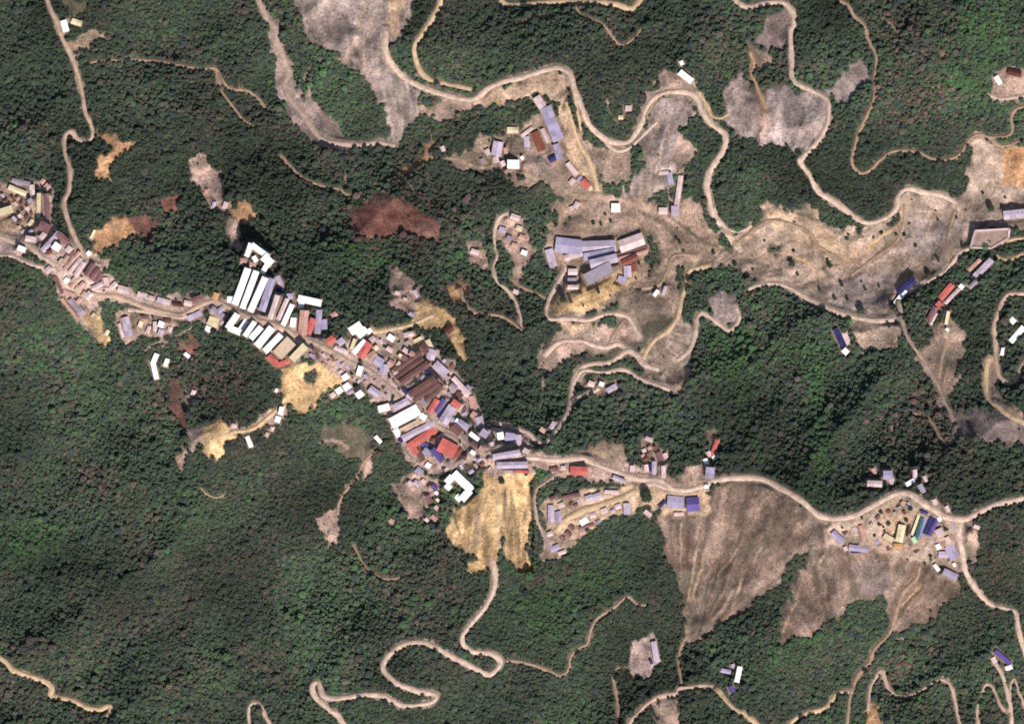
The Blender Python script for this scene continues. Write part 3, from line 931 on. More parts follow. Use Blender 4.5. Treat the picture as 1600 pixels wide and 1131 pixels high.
('quarry edge', 'the quarry edge', -45, '''
1568 337 1625 331 13 lilac
1549 406 1520 436 9 lilac
1525 440 1515 449 6 grey
1531 406 1514 422 5 pink
c 1502 448 7 6 white
1488 445 1468 468 9 red
1498 452 1477 474 5 pinkwhite
c 1468 477 11 9 red
1462 480 1451 501 8 mauve
1463 490 1454 507 4 pinkwhite
1482 486 1478 508 6 cream
c 1480 515 5 4 white
1429 437 1404 459 11 navy
1415 454 1399 475 7 white
1305 514 1319 543 9 navy
1319 520 1326 537 7 pinkwhite
c 1321 549 9 8 white
c 1582 501 9 8 white
1599 511 1579 534 8 white
1567 544 1565 555 4 white
1575 112 1595 117 9 maroon
1556 120 1563 132 7 white
'''),
('eastern village', 'the eastern village', -65, '''
1355 755 1378 756 9 pinkwhite
1380 742 1394 742 13 lavender
c 1394 752 9 8 pinkwhite
c 1366 736 9 5 pink
1429 734 1430 749 6 pinkwhite
1416 757 1428 750 6 white
1437 757 1444 769 6 lavender
c 1446 748 9 4 pinkwhite
c 1461 784 8 6 pinkwhite
c 1480 795 9 5 pinkwhite
1437 803 1424 836 5 cream
1442 808 1430 843 5 teal
1449 806 1438 840 5.5 lavender
1458 803 1444 833 7 navy
1466 809 1451 836 6 purple
c 1444 799 11 6 navy 20
c 1468 811 6 5 white
c 1428 843 9 6 mint
1410 820 1404 846 11 cream
1381 836 1396 845 9 cream
c 1403 853 13 8 orange 0
1301 831 1316 846 9 lavender
1327 855 1355 858 9 lavender
c 1337 862 15 3 navy 0
c 1321 857 6 5 pinkwhite
1345 821 1349 847 6 pink
1483 853 1492 872 15 lavender
c 1466 854 8 6 white
c 1468 832 12 11 pinkwhite
c 1474 866 15 9 lilac 0
c 1481 843 9 6 pinkwhite
c 1491 882 5 4 white
1474 892 1495 902 10 lavender
1460 882 1467 891 5 white
c 1526 823 9 5 pinkwhite 20
1021 1002 1026 1031 8 lilac
c 1027 1030 8 7 pinkwhite
c 1017 1033 7 4 navy
1156 1041 1151 1065 7 white
c 1134 1048 15 6 lavender 10
c 1143 1076 10 8 purple
c 1146 1040 6 5 lilac
1555 1017 1579 1037 7 purple
1571 1044 1581 1041 6 white
c 1553 1031 9 6 pinkwhite
'''),
]
def parse(line, ang):
    wings = []
    for part in line.split(';'):
        t = part.split()
        if t[0] == 'c':
            cx, cy, a, b = map(float, t[1:5]); col = t[5]
            th = math.radians(-(float(t[6]) if len(t) > 6 else ang))   # photo angle, y down
            if len(t) > 6: th = math.radians(float(t[6]))
            dx, dy = math.cos(th)*a/2, math.sin(th)*a/2
            wings.append((cx-dx, cy-dy, cx+dx, cy+dy, b, col))
        else:
            x0, y0, x1, y1, w = map(float, t[:5]); wings.append((x0, y0, x1, y1, w, t[5]))
    return wings
BUILD = []
for name, phrase, ang, txt in CLUSTERS:
    for ln in txt.strip().split('\n'):
        ws = []
        for x0, y0, x1, y1, w, col in parse(ln, ang):
            a = plan(x0, y0); b = plan(x1, y1)
            if name in ('central rows', 'town west end', 'west village'):   # roofs stand eave to eave here
                ex, ey = (b[0]-a[0])*0.04, (b[1]-a[1])*0.04; a = (a[0]-ex, a[1]-ey); b = (b[0]+ex, b[1]+ey); w *= 1.07
            ws.append((a[0], a[1], b[0], b[1], w, col))
        BUILD.append({'cl': name, 'phrase': phrase, 'w': ws})

# ------------------------------------------------------------------ shape the ground: pads, then road cuts
NOTREE = np.zeros((NX, NY), np.float32)
def rect_local(w, x0, y0, x1, y1):
    L = math.hypot(x1-x0, y1-y0); ux, uy = (x1-x0)/L, (y1-y0)/L
    mx, my = (x0+x1)/2, (y0+y1)/2
    u = (GX[w]-mx)*ux+(GY[w]-my)*uy; v = -(GX[w]-mx)*uy+(GY[w]-my)*ux
    return u, v, L
for B in BUILD:
    hs = [float(sample(HZ, (a[0]+a[2])/2, (a[1]+a[3])/2)) for a in B['w']]
    h0 = sum(hs)/len(hs)
    if any(B is q for q in BUILD[:4]):      # the yard above the white sheds lies level with their upper ends
        h0 = float(sample(HB, *plan(384, 432)))
    B['z'] = h0
    for x0, y0, x1, y1, wd, col in B['w']:
        w = win(min(x0, x1)-wd-10, max(x0, x1)+wd+10, min(y0, y1)-wd-10, max(y0, y1)+wd+10)
        u, v, L = rect_local(w, x0, y0, x1, y1)
        d = np.maximum(np.abs(u)-L/2, np.abs(v)-wd/2)
        m = 1-sstep(2.0, 7.0, d)
        HZ[w] = HZ[w]*(1-m)+h0*m
        NOTREE[w] = np.maximum(NOTREE[w], (d < 3.2)*1.0)
        # trodden earth round the house
        m = (1-sstep(0.5, 5.0, d+4*warp1[w]))*0.7
        soil[w] = soil[w]*(1-m[..., None])+np.array(alb((176, 146, 126)))*m[..., None]
ROADDATA = []
for name, mk, wd, label, s in ROADS:
    pts = [plan(*p) for p in pl(s)]
    c = dense(pts, 2.0)
    z = sample(HZ, c[:, 0], c[:, 1])
    k = 13; zp = np.pad(z, k, mode='edge'); z = np.convolve(zp, np.ones(2*k+1)/(2*k+1), 'valid')
    x0, x1, y0, y1 = c[:, 0].min()-14, c[:, 0].max()+14, c[:, 1].min()-14, c[:, 1].max()+14
    i0, i1 = max(np.searchsorted(LX, x0), 0), min(np.searchsorted(LX, x1), NX)
    j0, j1 = max(np.searchsorted(LY, y0), 0), min(np.searchsorted(LY, y1), NY)
    D = np.full((i1-i0, j1-j0), 99.0, np.float32); Z = np.zeros((i1-i0, j1-j0), np.float32)
    for (qx, qy), qz in zip(c, z):
        a0 = max(int((qx-X0f)/STEP)+OX-8-i0, 0); a1 = a0+17; b0 = max(int((qy-Y0f)/STEP)+OY-8-j0, 0); b1 = b0+17
        sx, sy = GX[i0:i1, j0:j1][a0:a1, b0:b1], GY[i0:i1, j0:j1][a0:a1, b0:b1]
        if sx.size == 0: continue
        d = np.hypot(sx-qx, sy-qy); cur = D[a0:a1, b0:b1]; cl = d < cur
        cur[cl] = d[cl]; Z[a0:a1, b0:b1][cl] = qz
    wd = wd*0.82; hw = wd/2
    m = 1-sstep(hw+1.2, hw+7.0, D); m[D > 50] = 0
    w = (slice(i0, i1), slice(j0, j1))
    HZ[w] = HZ[w]*(1-m)+Z*m
    edge = 2.6 if wd > 5.5 else 1.6
    NOTREE[w] = np.maximum(NOTREE[w], (D < hw+edge)*1.0)
    jag = 7.0*warp1[w]+3.0*warp3[w]
    m = (1-sstep(hw-0.5, hw+3.6, D+jag))*0.75
    c3 = np.array(alb(ROADC[mk]))*0.62
    soil[w] = soil[w]*(1-m[..., None])+c3*m[..., None]
    ROADDATA.append((name, mk, wd, label, c, z))

# ------------------------------------------------------------------ ground object
idx = np.arange(NX*NY).reshape(NX, NY)
faces = np.stack([idx[:-1, :-1], idx[1:, :-1], idx[1:, 1:], idx[:-1, 1:]], -1).reshape(-1, 4)
me = bpy.data.meshes.new('ground')
me.vertices.add(NX*NY)
me.vertices.foreach_set('co', np.stack([GX, GY, HZ], -1).astype(np.float32).ravel())
me.loops.add(faces.size); me.loops.foreach_set('vertex_index', faces.astype(np.int32).ravel())
me.polygons.add(len(faces))
me.polygons.foreach_set('loop_start', np.arange(0, faces.size, 4, dtype=np.int32))
me.polygons.foreach_set('loop_total', np.full(len(faces), 4, dtype=np.int32))
me.update(calc_edges=True)
me.polygons.foreach_set('use_smooth', np.ones(len(faces), bool))
ca = me.attributes.new('soil', 'FLOAT_COLOR', 'POINT')
ca.data.foreach_set('color', np.concatenate([np.clip(soil, 0.004, 0.9), np.ones((NX, NY, 1), np.float32)], -1).astype(np.float32).ravel())
me.materials.append(MATS['ground'])
ground = link('ground', me)
tag(ground, 'hilly ground of forest floor, bare soil and grey spoil', 'ground', kind='structure')

# ------------------------------------------------------------------ road objects
for i, (name, mk, wd, label, c, z) in enumerate(ROADDATA):
    t = np.gradient(c, axis=0); t /= (np.hypot(t[:, 0], t[:, 1])[:, None]+1e-9)
    n = np.stack([-t[:, 1], t[:, 0]], 1)
    jit = 0.45 if wd < 6 else 0.34
    l = wd/2*(1+jit*2*fbm(c[:, 0]+i*37, c[:, 1], 26, 900, 3)); r = wd/2*(1+jit*2*fbm(c[:, 0]+i*37, c[:, 1], 26, 950, 3))
    lift = 0.34+0.012*(i % 12)
    v = []; f = []
    m = len(c)
    for q in range(m):
        for off, dz in ((-l[q]-0.5, -0.7), (-l[q], lift), (0, lift+0.06), (r[q], lift), (r[q]+0.5, -0.7)):
            v.append((c[q, 0]+n[q, 0]*off, c[q, 1]+n[q, 1]*off, z[q]+dz))
    for q in range(m-1):
        for s in range(4):
            a = q*5+s; f.append((a, a+5, a+6, a+1))
    o = link(name, mesh(name, v, f, MATS['road_'+mk], True))
    tag(o, label, name.replace('_', ' '), kind='structure')

# ------------------------------------------------------------------ building builder
def box(x0, x1, y0, y1, z0, z1):
    v = [(x0, y0, z0), (x1, y0, z0), (x1, y1, z0), (x0, y1, z0), (x0, y0, z1), (x1, y0, z1), (x1, y1, z1), (x0, y1, z1)]
    f = [(0, 3, 2, 1), (4, 5, 6, 7), (0, 1, 5, 4), (1, 2, 6, 5), (2, 3, 7, 6), (3, 0, 4, 7)]
    return v, f
DOOR = mesh('door', *box(-0.6, 0.6, -0.08, 0.08, 0, 2.2), MATS['door'])
GATE = mesh('door', *box(-1.8, 1.8, -0.1, 0.1, 0, 3.2), MATS['door'])
WINDOW = mesh('window', *box(-0.8, 0.8, -0.08, 0.08, 0, 1.1), MATS['glass'])
def slab(p, th):
    """a sheet of roof given by four corners, with thickness"""
    v = [tuple(q) for q in p]+[(q[0], q[1], q[2]-th) for q in p]
    return v, [(0, 1, 2, 3), (7, 6, 5, 4), (0, 4, 5, 1), (1, 5, 6, 2), (2, 6, 7, 3), (3, 7, 4, 0)]
def wing(root, ux, uy, ox, oy, L, wd, col, k, rand):
    """one wing in the root's frame: centre (ox, oy), long axis (ux, uy)"""
    big = min(L, wd)
    eave = (2.9 if big < 6 else 3.6 if big < 9.5 else 5.4)+rand.uniform(-0.3, 0.4)+0.13*k
    if L < 9: eave = min(eave, 3.2)
    if col == 'white': eave += 1.1 if L > 12 else 0.5
    rise = wd/2*rand.uniform(0.12, 0.24)*(0.7 if col == 'white' else 1); ov = 0.45
    flat = col in ('beige', 'cream', 'grey') and rand.random() < 0.45
    M = lambda u, v, z: (ox+u*ux-v*uy, oy+u*uy+v*ux, z)
    def T(vf): return [M(*q) for q in vf[0]], vf[1]
    wm = MATS['wallw'] if rand.random() < 0.4 else MATS['wall']
    hl, hw = L/2-0.25, wd/2-0.25
    rm = MATS['roof_'+col]
    if flat:
        link('wall', mesh('wall', *T(box(-hl, hl, -hw, hw, -2.0, eave)), wm), root)
        link('roof', mesh('roof', *T(box(-hl+0.3, hl-0.3, -hw+0.3, hw-0.3, eave+0.003, eave+0.12)), rm), root)
        v, f = [], []
        for bx in ((-hl, hl, -hw, -hw+0.28), (-hl, hl, hw-0.28, hw), (-hl, -hl+0.28, -hw+0.281, hw-0.281), (hl-0.28, hl, -hw+0.281, hw-0.281)):
            vv, ff = box(*bx, eave+0.003, eave+0.55); f += [tuple(q+len(v) for q in g_) for g_ in ff]; v += vv
        link('parapet', mesh('parapet', *T((v, f)), rm), root)
    else:
        v, f = box(-hl, hl, -hw, hw, -2.0, eave)
        v += [(-hl, 0, eave+rise*hw/(wd/2)), (hl, 0, eave+rise*hw/(wd/2))]
        f = [g_ for g_ in f if g_ != (4, 5, 6, 7)]
        f += [(7, 4, 8), (5, 6, 9), (4, 5, 9, 8), (6, 7, 8, 9)]
        link('wall', mesh('wall', *T((v, f)), wm), root)
        bays = max(1, int(round(L/9.5)))
        A = L/2+ov; Bw = wd/2+ov; zr = eave+rise+0.14; ze = eave-rise*ov/(wd/2)+0.14
        for b in range(bays):
            a0 = -A+2*A*b/bays; a1 = -A+2*A*(b+1)/bays-(0.04 if b < bays-1 else 0)
            dz = 0.0 if b % 2 == 0 else 0.03
            for sgn in (-1, 1):
                p = [(a0, 0.02*sgn, zr+dz), (a1, 0.02*sgn, zr+dz), (a1, sgn*Bw, ze+dz), (a0, sgn*Bw, ze+dz)]
                if sgn > 0: p = [p[0], p[3], p[2], p[1]]
                else: p = [p[0], p[1], p[2], p[3]]; p = p[::-1]; p = [p[3], p[2], p[1], p[0]]
                link('roof_panel' if bays > 1 else 'roof_slope', mesh('roof_slope', *T(slab(p if sgn > 0 else [p[1], p[0], p[3], p[2]][::1], 0.09)), rm), root)
        if L > 10:
            v, f = [(-A-.05, -0.35, zr-0.03), (A+.05, -0.35, zr-0.03), (A+.05, 0, zr+0.10), (-A-.05, 0, zr+0.10), (A+.05, 0.35, zr-0.03), (-A-.05, 0.35, zr-0.03)], [(0, 1, 2, 3), (3, 2, 4, 5)]
            link('ridge_cap', mesh('ridge_cap', *T((v, f)), rm), root)
    ang = math.atan2(uy, ux)
    d = link('door', GATE if L > 28 and wd > 8 else DOOR, root, M(rand.uniform(-0.3, 0.3)*L, -hw-0.03, 0)); d.rotation_euler[2] = ang
    if L > 14:
        nw = min(6, int(L/8))
        for s in (-1, 1):
            for q in range(nw):
                wdo = link('window', WINDOW, root, M(-hl+L*(q+0.72)/nw-0.6, s*(hw+0.03), min(1.3, eave-2))); wdo.rotation_euler[2] = ang

ORD = ['', 'first', 'second', 'third', 'fourth', 'fifth', 'sixth', 'seventh', 'eighth', 'ninth', 'tenth', 'eleventh', 'twelfth', 'thirteenth',
       'fourteenth', 'fifteenth', 'sixteenth', 'seventeenth', 'eighteenth', 'nineteenth', 'twentieth']
WORD = {'pinkwhite': 'pale pink', 'grey': 'grey', 'navy': 'dark blue', 'lilac': 'pale lilac'}
def describe(B):
    L = max(math.hypot(a[2]-a[0], a[3]-a[1]) for a in B['w']); w = B['w'][0][4]
    if len(B['w']) > 2: sh, kind = 'winged', 'block'
    elif len(B['w']) == 2: sh, kind = 'two-part', 'building'
    elif L > 26: sh, kind = ('long', 'shed') if w < 12 else ('broad', 'shed')
    elif L/w > 2.2: sh, kind = 'narrow', 'building'
    elif L >= 10.5: sh, kind = 'mid-sized', 'house'
    else: sh, kind = 'small', 'house' if L >= 8 else 'hut'
    return sh, kind
from collections import defaultdict
def ordw(i):
    if i <= 20: return ORD[i]
    return ['', '', 'twenty', 'thirty', 'forty', 'fifty', 'sixty'][i//10]+('-'+ORD[i % 10] if i % 10 else 'th')
buckets = defaultdict(list)
for B in BUILD:
    sh, kind = describe(B); B['kind'] = kind
    col = B['w'][0][5]; B['key'] = (B['phrase'], col, sh, kind)
    B['cx'] = sum(a[0]+a[2] for a in B['w'])/len(B['w'])/2
    buckets[B['key']].append(B)
for key, lst in buckets.items():
    phrase, col, sh, kind = key
    lst.sort(key=lambda b: b['cx'])
    for i, B in enumerate(lst):
        base = '%s %s with %s roof' % (sh, kind, WORD.get(col, col))
        n = len(lst)
        if n == 1: B['label'] = base+', the only one in '+phrase
        elif i == 0: B['label'] = base+', leftmost such in '+phrase
        elif i == n-1: B['label'] = base+', rightmost such in '+phrase
        else: B['label'] = base+', '+ordw(i+1)+' from left in '+phrase
SPECIAL = {0: 'white angular block round a yard at the top of the white shed rows'}
for B in BUILD:
    if len(B['w']) == 5: B['label'] = 'bright white courtyard block above the cream earth pad'
BUILD[0]['label'] = SPECIAL[0]
for i, B in enumerate(BUILD):
    x0, y0, x1, y1, wd, col = B['w'][0]
    cx, cy = (x0+x1)/2, (y0+y1)/2; L = math.hypot(x1-x0, y1-y0)
    z = float(sample(HZ, cx, cy)); z = max(z, B['z']-1.0) if len(B['w']) > 1 else z
    name = {'shed': 'shed', 'block': 'courtyard_block', 'building': 'building', 'house': 'house', 'hut': 'hut'}[B['kind']]
    e = link(name, None, None, (cx, cy, z)); e.empty_display_size = 2
    th = math.atan2(y1-y0, x1-x0); e.rotation_euler[2] = th
    tag(e, B['label'], B['kind'], 'buildings in '+B['phrase'])
    r2 = random.Random(100+i); ct, st = math.cos(th), math.sin(th)
    for k, (a0, b0, a1, b1, w2, c2) in enumerate(B['w']):
        l2 = math.hypot(a1-a0, b1-b0); mx, my = (a0+a1)/2-cx, (b0+b1)/2-cy
        t2 = math.atan2(b1-b0, a1-a0)-th
        wing(e, math.cos(t2), math.sin(t2), mx*ct+my*st, -mx*st+my*ct, l2, w2, c2, k, r2)

# settling basin with pale rim walls at the quarry edge
bx = [plan(*p) for p in ((1516, 387), (1523, 361), (1577, 358), (1575, 372), (1549, 388))]
bc = (sum(p[0] for p in bx)/5, sum(p[1] for p in bx)/5); bz = max(float(sample(HZ, *p)) for p in bx)
e = link('settling_basin', None, None, (*bc, bz)); tag(e, 'pale rimmed rectangular basin beside the cream tracks at the right edge', 'basin')
for p, q in zip(bx, bx[1:]+bx[:1]):
    L = math.hypot(q[0]-p[0], q[1]-p[1]); ux, uy = (q[0]-p[0])/L, (q[1]-p[1])/L
    v, f = box(0, L, -1.4, 1.4, -6, 2.6)
    v = [(p[0]-bc[0]+a*ux-b*uy, p[1]-bc[1]+a*uy+b*ux, c) for a, b, c in v]
    link('rim_wall', mesh('rim_wall', v, f, MATS['roof_pinkwhite']), e)
link('basin_floor', mesh('basin_floor', [(p[0]-bc[0], p[1]-bc[1], 1.2) for p in bx], [tuple(range(4, -1, -1))], mat_road('silt', (176, 148, 134))), e)

# small patched huts squeezed between the larger roofs
hut_spots = []; hut_area = []
def occupied(x, y): return float(sample(NOTREE, x, y)) > 0.05
AREAN = ['the west village', 'the central town', 'the southern house row', 'the eastern village', 'the upper mauve houses']
AREAS = [('-10 290 60 290 84 350 130 400 160 430 200 452 150 470 110 462 84 420 50 400', 26), ('352 478 450 505 560 540 640 525 700 560 750 660 830 690 820 735 700 738 600 640 540 590', 95),
         ('850 785 960 768 1000 770 900 838 860 860', 12), ('1300 835 1350 805 1430 775 1500 815 1498 890 1400 865', 18), ('1000 700 1040 700 1040 740 1000 736', 6)]
for ai, (s, n) in enumerate(AREAS):
    pts = pl(s); xs = [p[0] for p in pts]; ys = [p[1] for p in pts]; got = 0
    for _ in range(4000):
        px, py = rng.uniform(min(xs), max(xs)), rng.uniform(min(ys), max(ys))
        if not inside(np.array([px]), np.array([py]), pts)[0]: continue
        x, y = plan(px, py)
        if any(occupied(x+a, y+b) for a, b in ((0, 0), (3, 0), (-3, 0), (0, 3), (0, -3))): continue
        if any(math.hypot(x-a, y-b) < 7.2 for a, b in hut_spots): continue
        hut_spots.append((x, y)); hut_area.append(ai); got += 1
        if got >= n: break
HUTC = ['mauve', 'brown', 'pink', 'grey', 'lilac', 'pinkwhite', 'lavender', 'rust', 'beige']
hut_col = [random.Random(400+i).choice(HUTC) for i in range(len(hut_spots))]
for i, (x, y) in enumerate(hut_spots):
    r2 = random.Random(900+i)
    same = sorted(q[0] for q, a_, c_ in zip(hut_spots, hut_area, hut_col) if a_ == hut_area[i] and c_ == hut_col[i])
    e = link('hut', None, None, (x, y, float(sample(HZ, x, y)))); e.rotation_euler[2] = r2.choice([0.6, 2.2, 0.8, 2.0])+r2.uniform(-.2, .2)
    tag(e, 'tiny %s roofed hut wedged between houses, %s from left in %s' % (WORD.get(hut_col[i], hut_col[i]), ordw(same.index(x)+1), AREAN[hut_area[i]]), 'hut', 'tiny huts among the larger roofs')
    wing(e, 1, 0, 0, 0, r2.uniform(5, 8), r2.uniform(3.5, 5.2), hut_col[i], 0, r2)
    w = win(x-6, x+6, y-6, y+6); NOTREE[w] = 1

# ------------------------------------------------------------------ trees
def crown_mesh(name, seed, mat, r, h0, h1, lumps, leaves):
    """crown of several ragged lumps and loose leaf sprays"""
    q = random.Random(seed); v = []; f = []
    import bmesh
    for k in range(lumps):
        bm = bmesh.new(); bmesh.ops.create_icosphere(bm, subdivisions=2, radius=1.0)
        a = q.uniform(0, 6.283); rr = r*0.55*math.sqrt(q.random()) if k else 0
        cx, cy, cz = rr*math.cos(a), rr*math.sin(a), q.uniform(h0+0.3*(h1-h0), h1-0.25*(h1-h0)) if k else (h0+h1)/2
        s = r*q.uniform(0.42, 0.68); sz = s*q.uniform(0.7, 1.0)
        base = len(v)
        for w in bm.verts:
            d = q.uniform(0.72, 1.22)
            v.append((cx+w.co.x*s*d, cy+w.co.y*s*d, cz+w.co.z*sz*d))
        for p in bm.faces: f.append(tuple(base+w.index for w in p.verts))
        bm.free()
    for k in range(leaves):
        a = q.uniform(0, 6.283); b = math.acos(q.uniform(-0.25, 1)); d = q.uniform(0.85, 1.08)
        cx, cy, cz = r*d*math.sin(b)*math.cos(a), r*d*math.sin(b)*math.sin(a), (h0+h1)/2+(h1-h0)/2*d*math.cos(b)
        s = q.uniform(0.12, 0.24)*r; t = q.uniform(0, 6.283); tl = q.uniform(-0.7, 0.7)
        ux, uy, uz = math.cos(t)*s, math.sin(t)*s, tl*s*0.5; wx, wy, wz = -math.sin(t)*s, math.cos(t)*s, -tl*s*0.4
        base = len(v)
        v += [(cx-ux-wx, cy-uy-wy, cz-uz-wz), (cx+ux-wx, cy+uy-wy, cz+uz-wz), (cx+ux+wx, cy+uy+wy, cz+uz+wz), (cx-ux+wx, cy-uy+wy, cz-uz+wz)]
        f.append((base, base+1, base+2, base+3))
    return v, f
def trunk_geo(seed, r, h):
    q = random.Random(seed); v = []; f = []
    def tube(p0, p1, r0, r1):
        base = len(v); d = [p1[i]-p0[i] for i in range(3)]
        for p, rr in ((p0, r0), (p1, r1)):
            for k in range(5):
                a = k*1.2566; v.append((p[0]+rr*math.cos(a), p[1]+rr*math.sin(a), p[2]))
        for k in range(5): f.append((base+k, base+(k+1) % 5, base+5+(k+1) % 5, base+5+k))
    tube((0, 0, -1.0), (q.uniform(-.2, .2), q.uniform(-.2, .2), h*0.5), r, r*0.6)
    for k in range(3):
        a = k*2.1+q.uniform(-.4, .4)
        tube((0, 0, h*0.42), (math.cos(a)*h*0.2, math.sin(a)*h*0.2, h*0.72), r*0.5, r*0.18)
    return v, f
KINDS = [(3.3, 1.2, 5.6, 5, 60), (2.7, 1.2, 5.0, 4, 50), (3.8, 1.6, 6.4, 6, 70), (2.3, 0.8, 4.2, 4, 40), (3.0, 1.8, 7.2, 5, 60), (1.7, 0.2, 2.4, 3, 30)]
protos = []; singles = []
for k, (r, h0, h1, lu, le) in enumerate(KINDS):
    cv, cf = crown_mesh('tree', 40+k, None, r, h0, h1, lu, le); tv, tf = trunk_geo(60+k, 0.16+0.03*r, h1)
    me = mesh('forest_tree', cv+tv, cf+[tuple(i+len(cv) for i in p) for p in tf], MATS['leaf'])
    me.materials.append(MATS['bark'])
    mi = np.zeros(len(me.polygons), np.int32); mi[len(cf):] = 1; me.polygons.foreach_set('material_index', mi)
    protos.append(bpy.data.objects.new('forest_tree', me))
    singles.append((mesh('crown', cv, cf, MATS['leaf1']), mesh('trunk', tv, tf, MATS['bark'])))

# forest: one mass of trees nobody could count, a jittered carpet of instances
SP = 3.25
xs = np.arange(-935, 935, SP); ys = np.arange(-690, 690, SP)
TX, TY = np.meshgrid(xs, ys, indexing='ij'); TX = TX.ravel(); TY = TY.ravel()
TX = TX+nrng.uniform(-1.6, 1.6, TX.shape); TY = TY+nrng.uniform(-1.6, 1.6, TY.shape)
inner = (np.abs(TX) < 878) & (np.abs(TY) < 638)
TX, TY = TX[inner], TY[inner]
b = sample(BUSH, TX, TY); nb = sample(NOTREE, TX, TY)
u = nrng.random(TX.shape)
keep = (nb < 0.25) & (u < np.where(b > 0.8, 0.97, b*0.75+0.05))
TX, TY, b = TX[keep], TY[keep], b[keep]
n = len(TX)
pxs = TX+800; pys = 565.5-TY
wood = sstep(0.55, 0.9, b)
kind = nrng.choice(6, n, p=[.24, .22, .16, .2, .1, .08]); kind = np.where(wood < 0.5, np.where(nrng.random(n) < 0.85, 5, 3), kind)
gg = fbm(TX, TY, 130, 5, 4); g2 = fbm(TX, TY, 45, 25, 3); g3 = fbm(TX, TY, 70, 95, 3)
scl = (0.47+0.38*nrng.random(n)**1.5+0.55*(nrng.random(n) < 0.035))*(1+0.3*g2)
scl = scl*(0.48+0.52*wood)*np.where((wood < 0.5) & (nrng.random(n) < 0.5), 0.8, 1.0)
green = np.array((0.046, 0.064, 0.037)); brown = np.array((0.076, 0.066, 0.047)); blue = np.array((0.035, 0.046, 0.041)); fresh = np.array((0.047, 0.092, 0.036))
red = np.array((0.112, 0.071, 0.057)); olive = np.array((0.094, 0.084, 0.056))
def blob(cx, cy, rx, ry, th=0):
    dx = pxs-cx; dy = pys-cy; c, s = math.cos(th), math.sin(th)
    return np.exp(-(((dx*c+dy*s)/rx)**2+((-dx*s+dy*c)/ry)**2))
fr = np.clip(1.0*gg, 0, 1)*0.4
for a in ((1530, 60, 60, 70), (1500, 130, 60, 40), (1280, 600, 14, 60), (1285, 690, 16, 60), (1250, 545, 60, 18), (850, 950, 60, 50), (45, 845, 50, 40), (930, 900, 50, 40),
          (1290, 950, 110, 26, -.6), (1250, 1000, 90, 30, -.6), (560, 400, 60, 30), (1220, 780, 60, 25), (1150, 560, 50, 60), (40, 430, 40, 10), (160, 415, 40, 20), (820, 880, 30, 30)):
    fr = np.maximum(fr, 0.75*blob(*a))
for ln, wd_ in (('1128 515 1145 590 1170 660 1190 720', 5), ('1258 545 1266 600 1276 660 1290 740', 6), ('1225 548 1300 540', 6)):
    fr = np.maximum(fr, 0.95*np.exp(-(poly_dist(pxs, pys, pl(ln))/wd_)**2))
rd = np.zeros(n)
for a in ((1420, 40, 45, 30), (1430, 75, 26, 50), (1410, 150, 45, 36), (1460, 140, 26, 24), (1430, 180, 40, 14), (235, 350, 30, 30), (620, 340, 90, 50), (1290, 880, 60, 40), (150, 740, 60, 20, .6), (1440, 650, 60, 60), (1560, 880, 50, 60), (330, 600, 70, 50), (1400, 1050, 40, 30), (700, 160, 60, 30)):
    rd = np.maximum(rd, 0.62*blob(*a))
br = np.clip(0.26+1.1*g3+0.6*g2, 0, 1)
br = np.maximum(br, 1-wood)
uu = nrng.random(n)
col = np.where((uu < br*0.75)[:, None], brown, green)
col = np.where((nrng.random(n) < 0.22)[:, None], blue, col)
col = np.where((nrng.random(n) < fr)[:, None], fresh, col)
col = np.where((nrng.random(n) < rd*0.65)[:, None], red, col)
col = np.where(((wood < 0.5) & (nrng.random(n) < 0.55))[:, None], olive, col)
col = np.where(((wood < 0.5) & (nrng.random(n) < 0.35))[:, None], np.array((0.150, 0.122, 0.096)), col)
col = col*1.1*(0.80+0.55*nrng.random(n)[:, None])*(1+0.7*gg[:, None]).clip(0.5, 1.6)*(1+0.16*(nrng.random((n, 3))-0.5))
TZ = sample(HZ, TX, TY)-0.1
pm = bpy.data.meshes.new('forest')
pm.vertices.add(n); pm.vertices.foreach_set('co', np.stack([TX, TY, TZ], 1).astype(np.float32).ravel())
def attr(nm, ty, arr, key='value'):
    a = pm.attributes.new(nm, ty, 'POINT'); a.data.foreach_set(key, arr)
attr('kind', 'INT', kind.astype(np.int32))
attr('size', 'FLOAT', scl.astype(np.float32))
attr('turn', 'FLOAT', (nrng.random(n)*6.283).astype(np.float32))
attr('tint', 'FLOAT_COLOR', np.concatenate([np.clip(col, 0.004, 0.4), np.ones((n, 1))], 1).astype(np.float32).ravel(), 'color')
forest = link('forest', pm)
tag(forest, 'dense dark green and brown forest and scrub covering the slopes', 'forest', kind='stuff')
ng = bpy.data.node_groups.new('forest_spread', 'GeometryNodeTree')
ng.interface.new_socket('Geometry', in_out='INPUT', socket_type='NodeSocketGeometry')
ng.interface.new_socket('Geometry', in_out='OUTPUT', socket_type='NodeSocketGeometry')
gi = ng.nodes.new('NodeGroupInput'); go = ng.nodes.new('NodeGroupOutput'); jn = ng.nodes.new('GeometryNodeJoinGeometry')
def named(nm, ty):
    q = ng.nodes.new('GeometryNodeInputNamedAttribute'); q.data_type = ty; q.inputs['Name'].default_value = nm; return q.outputs['Attribute']
ak, asz, at_ = named('kind', 'INT'), named('size', 'FLOAT'), named('turn', 'FLOAT')
cx = ng.nodes.new('ShaderNodeCombineXYZ'); ng.links.new(at_, cx.inputs[2])
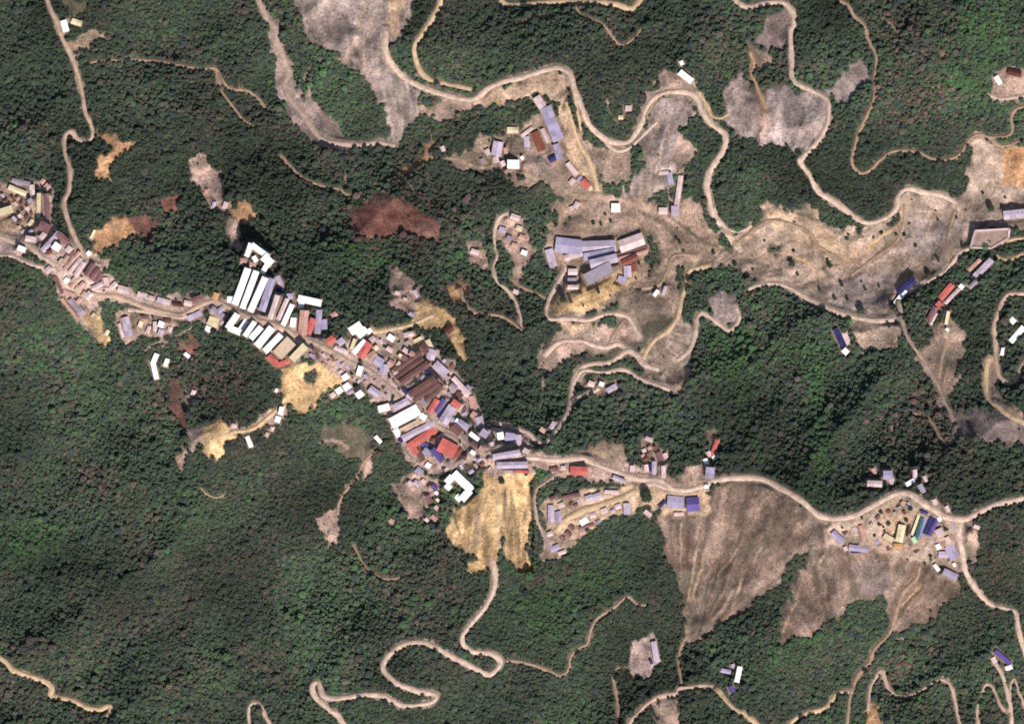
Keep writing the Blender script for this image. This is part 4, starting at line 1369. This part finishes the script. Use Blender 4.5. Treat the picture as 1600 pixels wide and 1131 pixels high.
for k, pr in enumerate(protos):
    oi = ng.nodes.new('GeometryNodeObjectInfo'); oi.inputs['Object'].default_value = pr
    cmpn = ng.nodes.new('FunctionNodeCompare'); cmpn.data_type = 'INT'; cmpn.operation = 'EQUAL'
    ng.links.new(ak, cmpn.inputs[2]); cmpn.inputs[3].default_value = k
    ip = ng.nodes.new('GeometryNodeInstanceOnPoints')
    ng.links.new(gi.outputs[0], ip.inputs['Points']); ng.links.new(cmpn.outputs[0], ip.inputs['Selection'])
    ng.links.new(oi.outputs['Geometry'], ip.inputs['Instance']); ng.links.new(cx.outputs[0], ip.inputs['Rotation']); ng.links.new(asz, ip.inputs['Scale'])
    ng.links.new(ip.outputs[0], jn.inputs[0])
ng.links.new(jn.outputs[0], go.inputs[0])
md = forest.modifiers.new('trees', 'NODES'); md.node_group = ng

# single trees that stand alone on bare ground or between houses
LONE = [(1345, 485, 1.6, 'dark lone tree beside the rim road of the quarry valley'), (1008, 768, 2.2, 'large dark tree inside the road loop above the blue roofs'), (1010, 777, 1.9, 'second dark tree in the road loop above the blue roofs'),
        (1296, 415, 1.7, 'dark tree alone in the middle of the quarry valley'), (1237, 412, 1.5, 'dark tree at the left part of the quarry valley'), (784, 752, 1.2, 'small dark tree on the cream pad beside the white courtyard block'),
        (694, 734, 1.1, 'small tree above the left corner of the white courtyard block'), (1548, 326, 1.2, 'small tree left of the lilac shed at the right edge'), (822, 741, 1.0, 'small tree at the upper right of the cream pad'),
        (1422, 794, 1.1, 'small tree on the tan mound of the eastern village'), (880, 468, 1.3, 'small dark tree on the cream slope south of the large plant'), (1388, 818, 1.2, 'small tree on the tan mound left of the cream roofs')]
spots = []
TREEN = ['in the west village', 'in the central town', 'on the quarry valley floor', 'around the large plant', 'in the eastern village']
TOWN = [('0 290 80 290 160 430 350 470 350 500 200 480 90 440', 26), ('352 480 560 515 690 545 750 660 830 690 820 738 600 640 540 590', 34), ('1110 396 1215 318 1350 362 1420 300 1600 300 1540 362 1430 450 1400 545 1290 480', 34), ('860 320 1060 345 1140 400 1000 446 880 490', 22), ('1290 832 1430 776 1500 815 1500 900 1370 860', 16)]
for ai, (s, nn) in enumerate(TOWN):
    new = []
    pts = pl(s); xs = [p[0] for p in pts]; ys = [p[1] for p in pts]; got = 0
    for _ in range(3000):
        px, py = rng.uniform(min(xs), max(xs)), rng.uniform(min(ys), max(ys))
        if not inside(np.array([px]), np.array([py]), pts)[0]: continue
        x, y = plan(px, py)
        if occupied(x, y) or any(math.hypot(x-a, y-b_) < 8 for a, b_ in hut_spots): continue
        new.append((px, py, rng.uniform(0.5, 0.85))); got += 1
        if got >= nn: break
    new.sort()
    spots += [(a, b_, c_, 'small dark tree standing alone, %s from left %s' % (ordw(q+1), TREEN[ai])) for q, (a, b_, c_) in enumerate(new)]
for i, (px, py, s, lab) in enumerate(LONE+spots):
    x, y = plan(px, py); k = i % 5
    e = link('tree', None, None, (x, y, float(sample(HZ, x, y))-0.15)); e.scale = (s, s, s); e.rotation_euler[2] = i*1.3
    tag(e, lab, 'tree', 'single trees on open ground')
    link('trunk', singles[k][1], e); link('crown', singles[k][0], e)
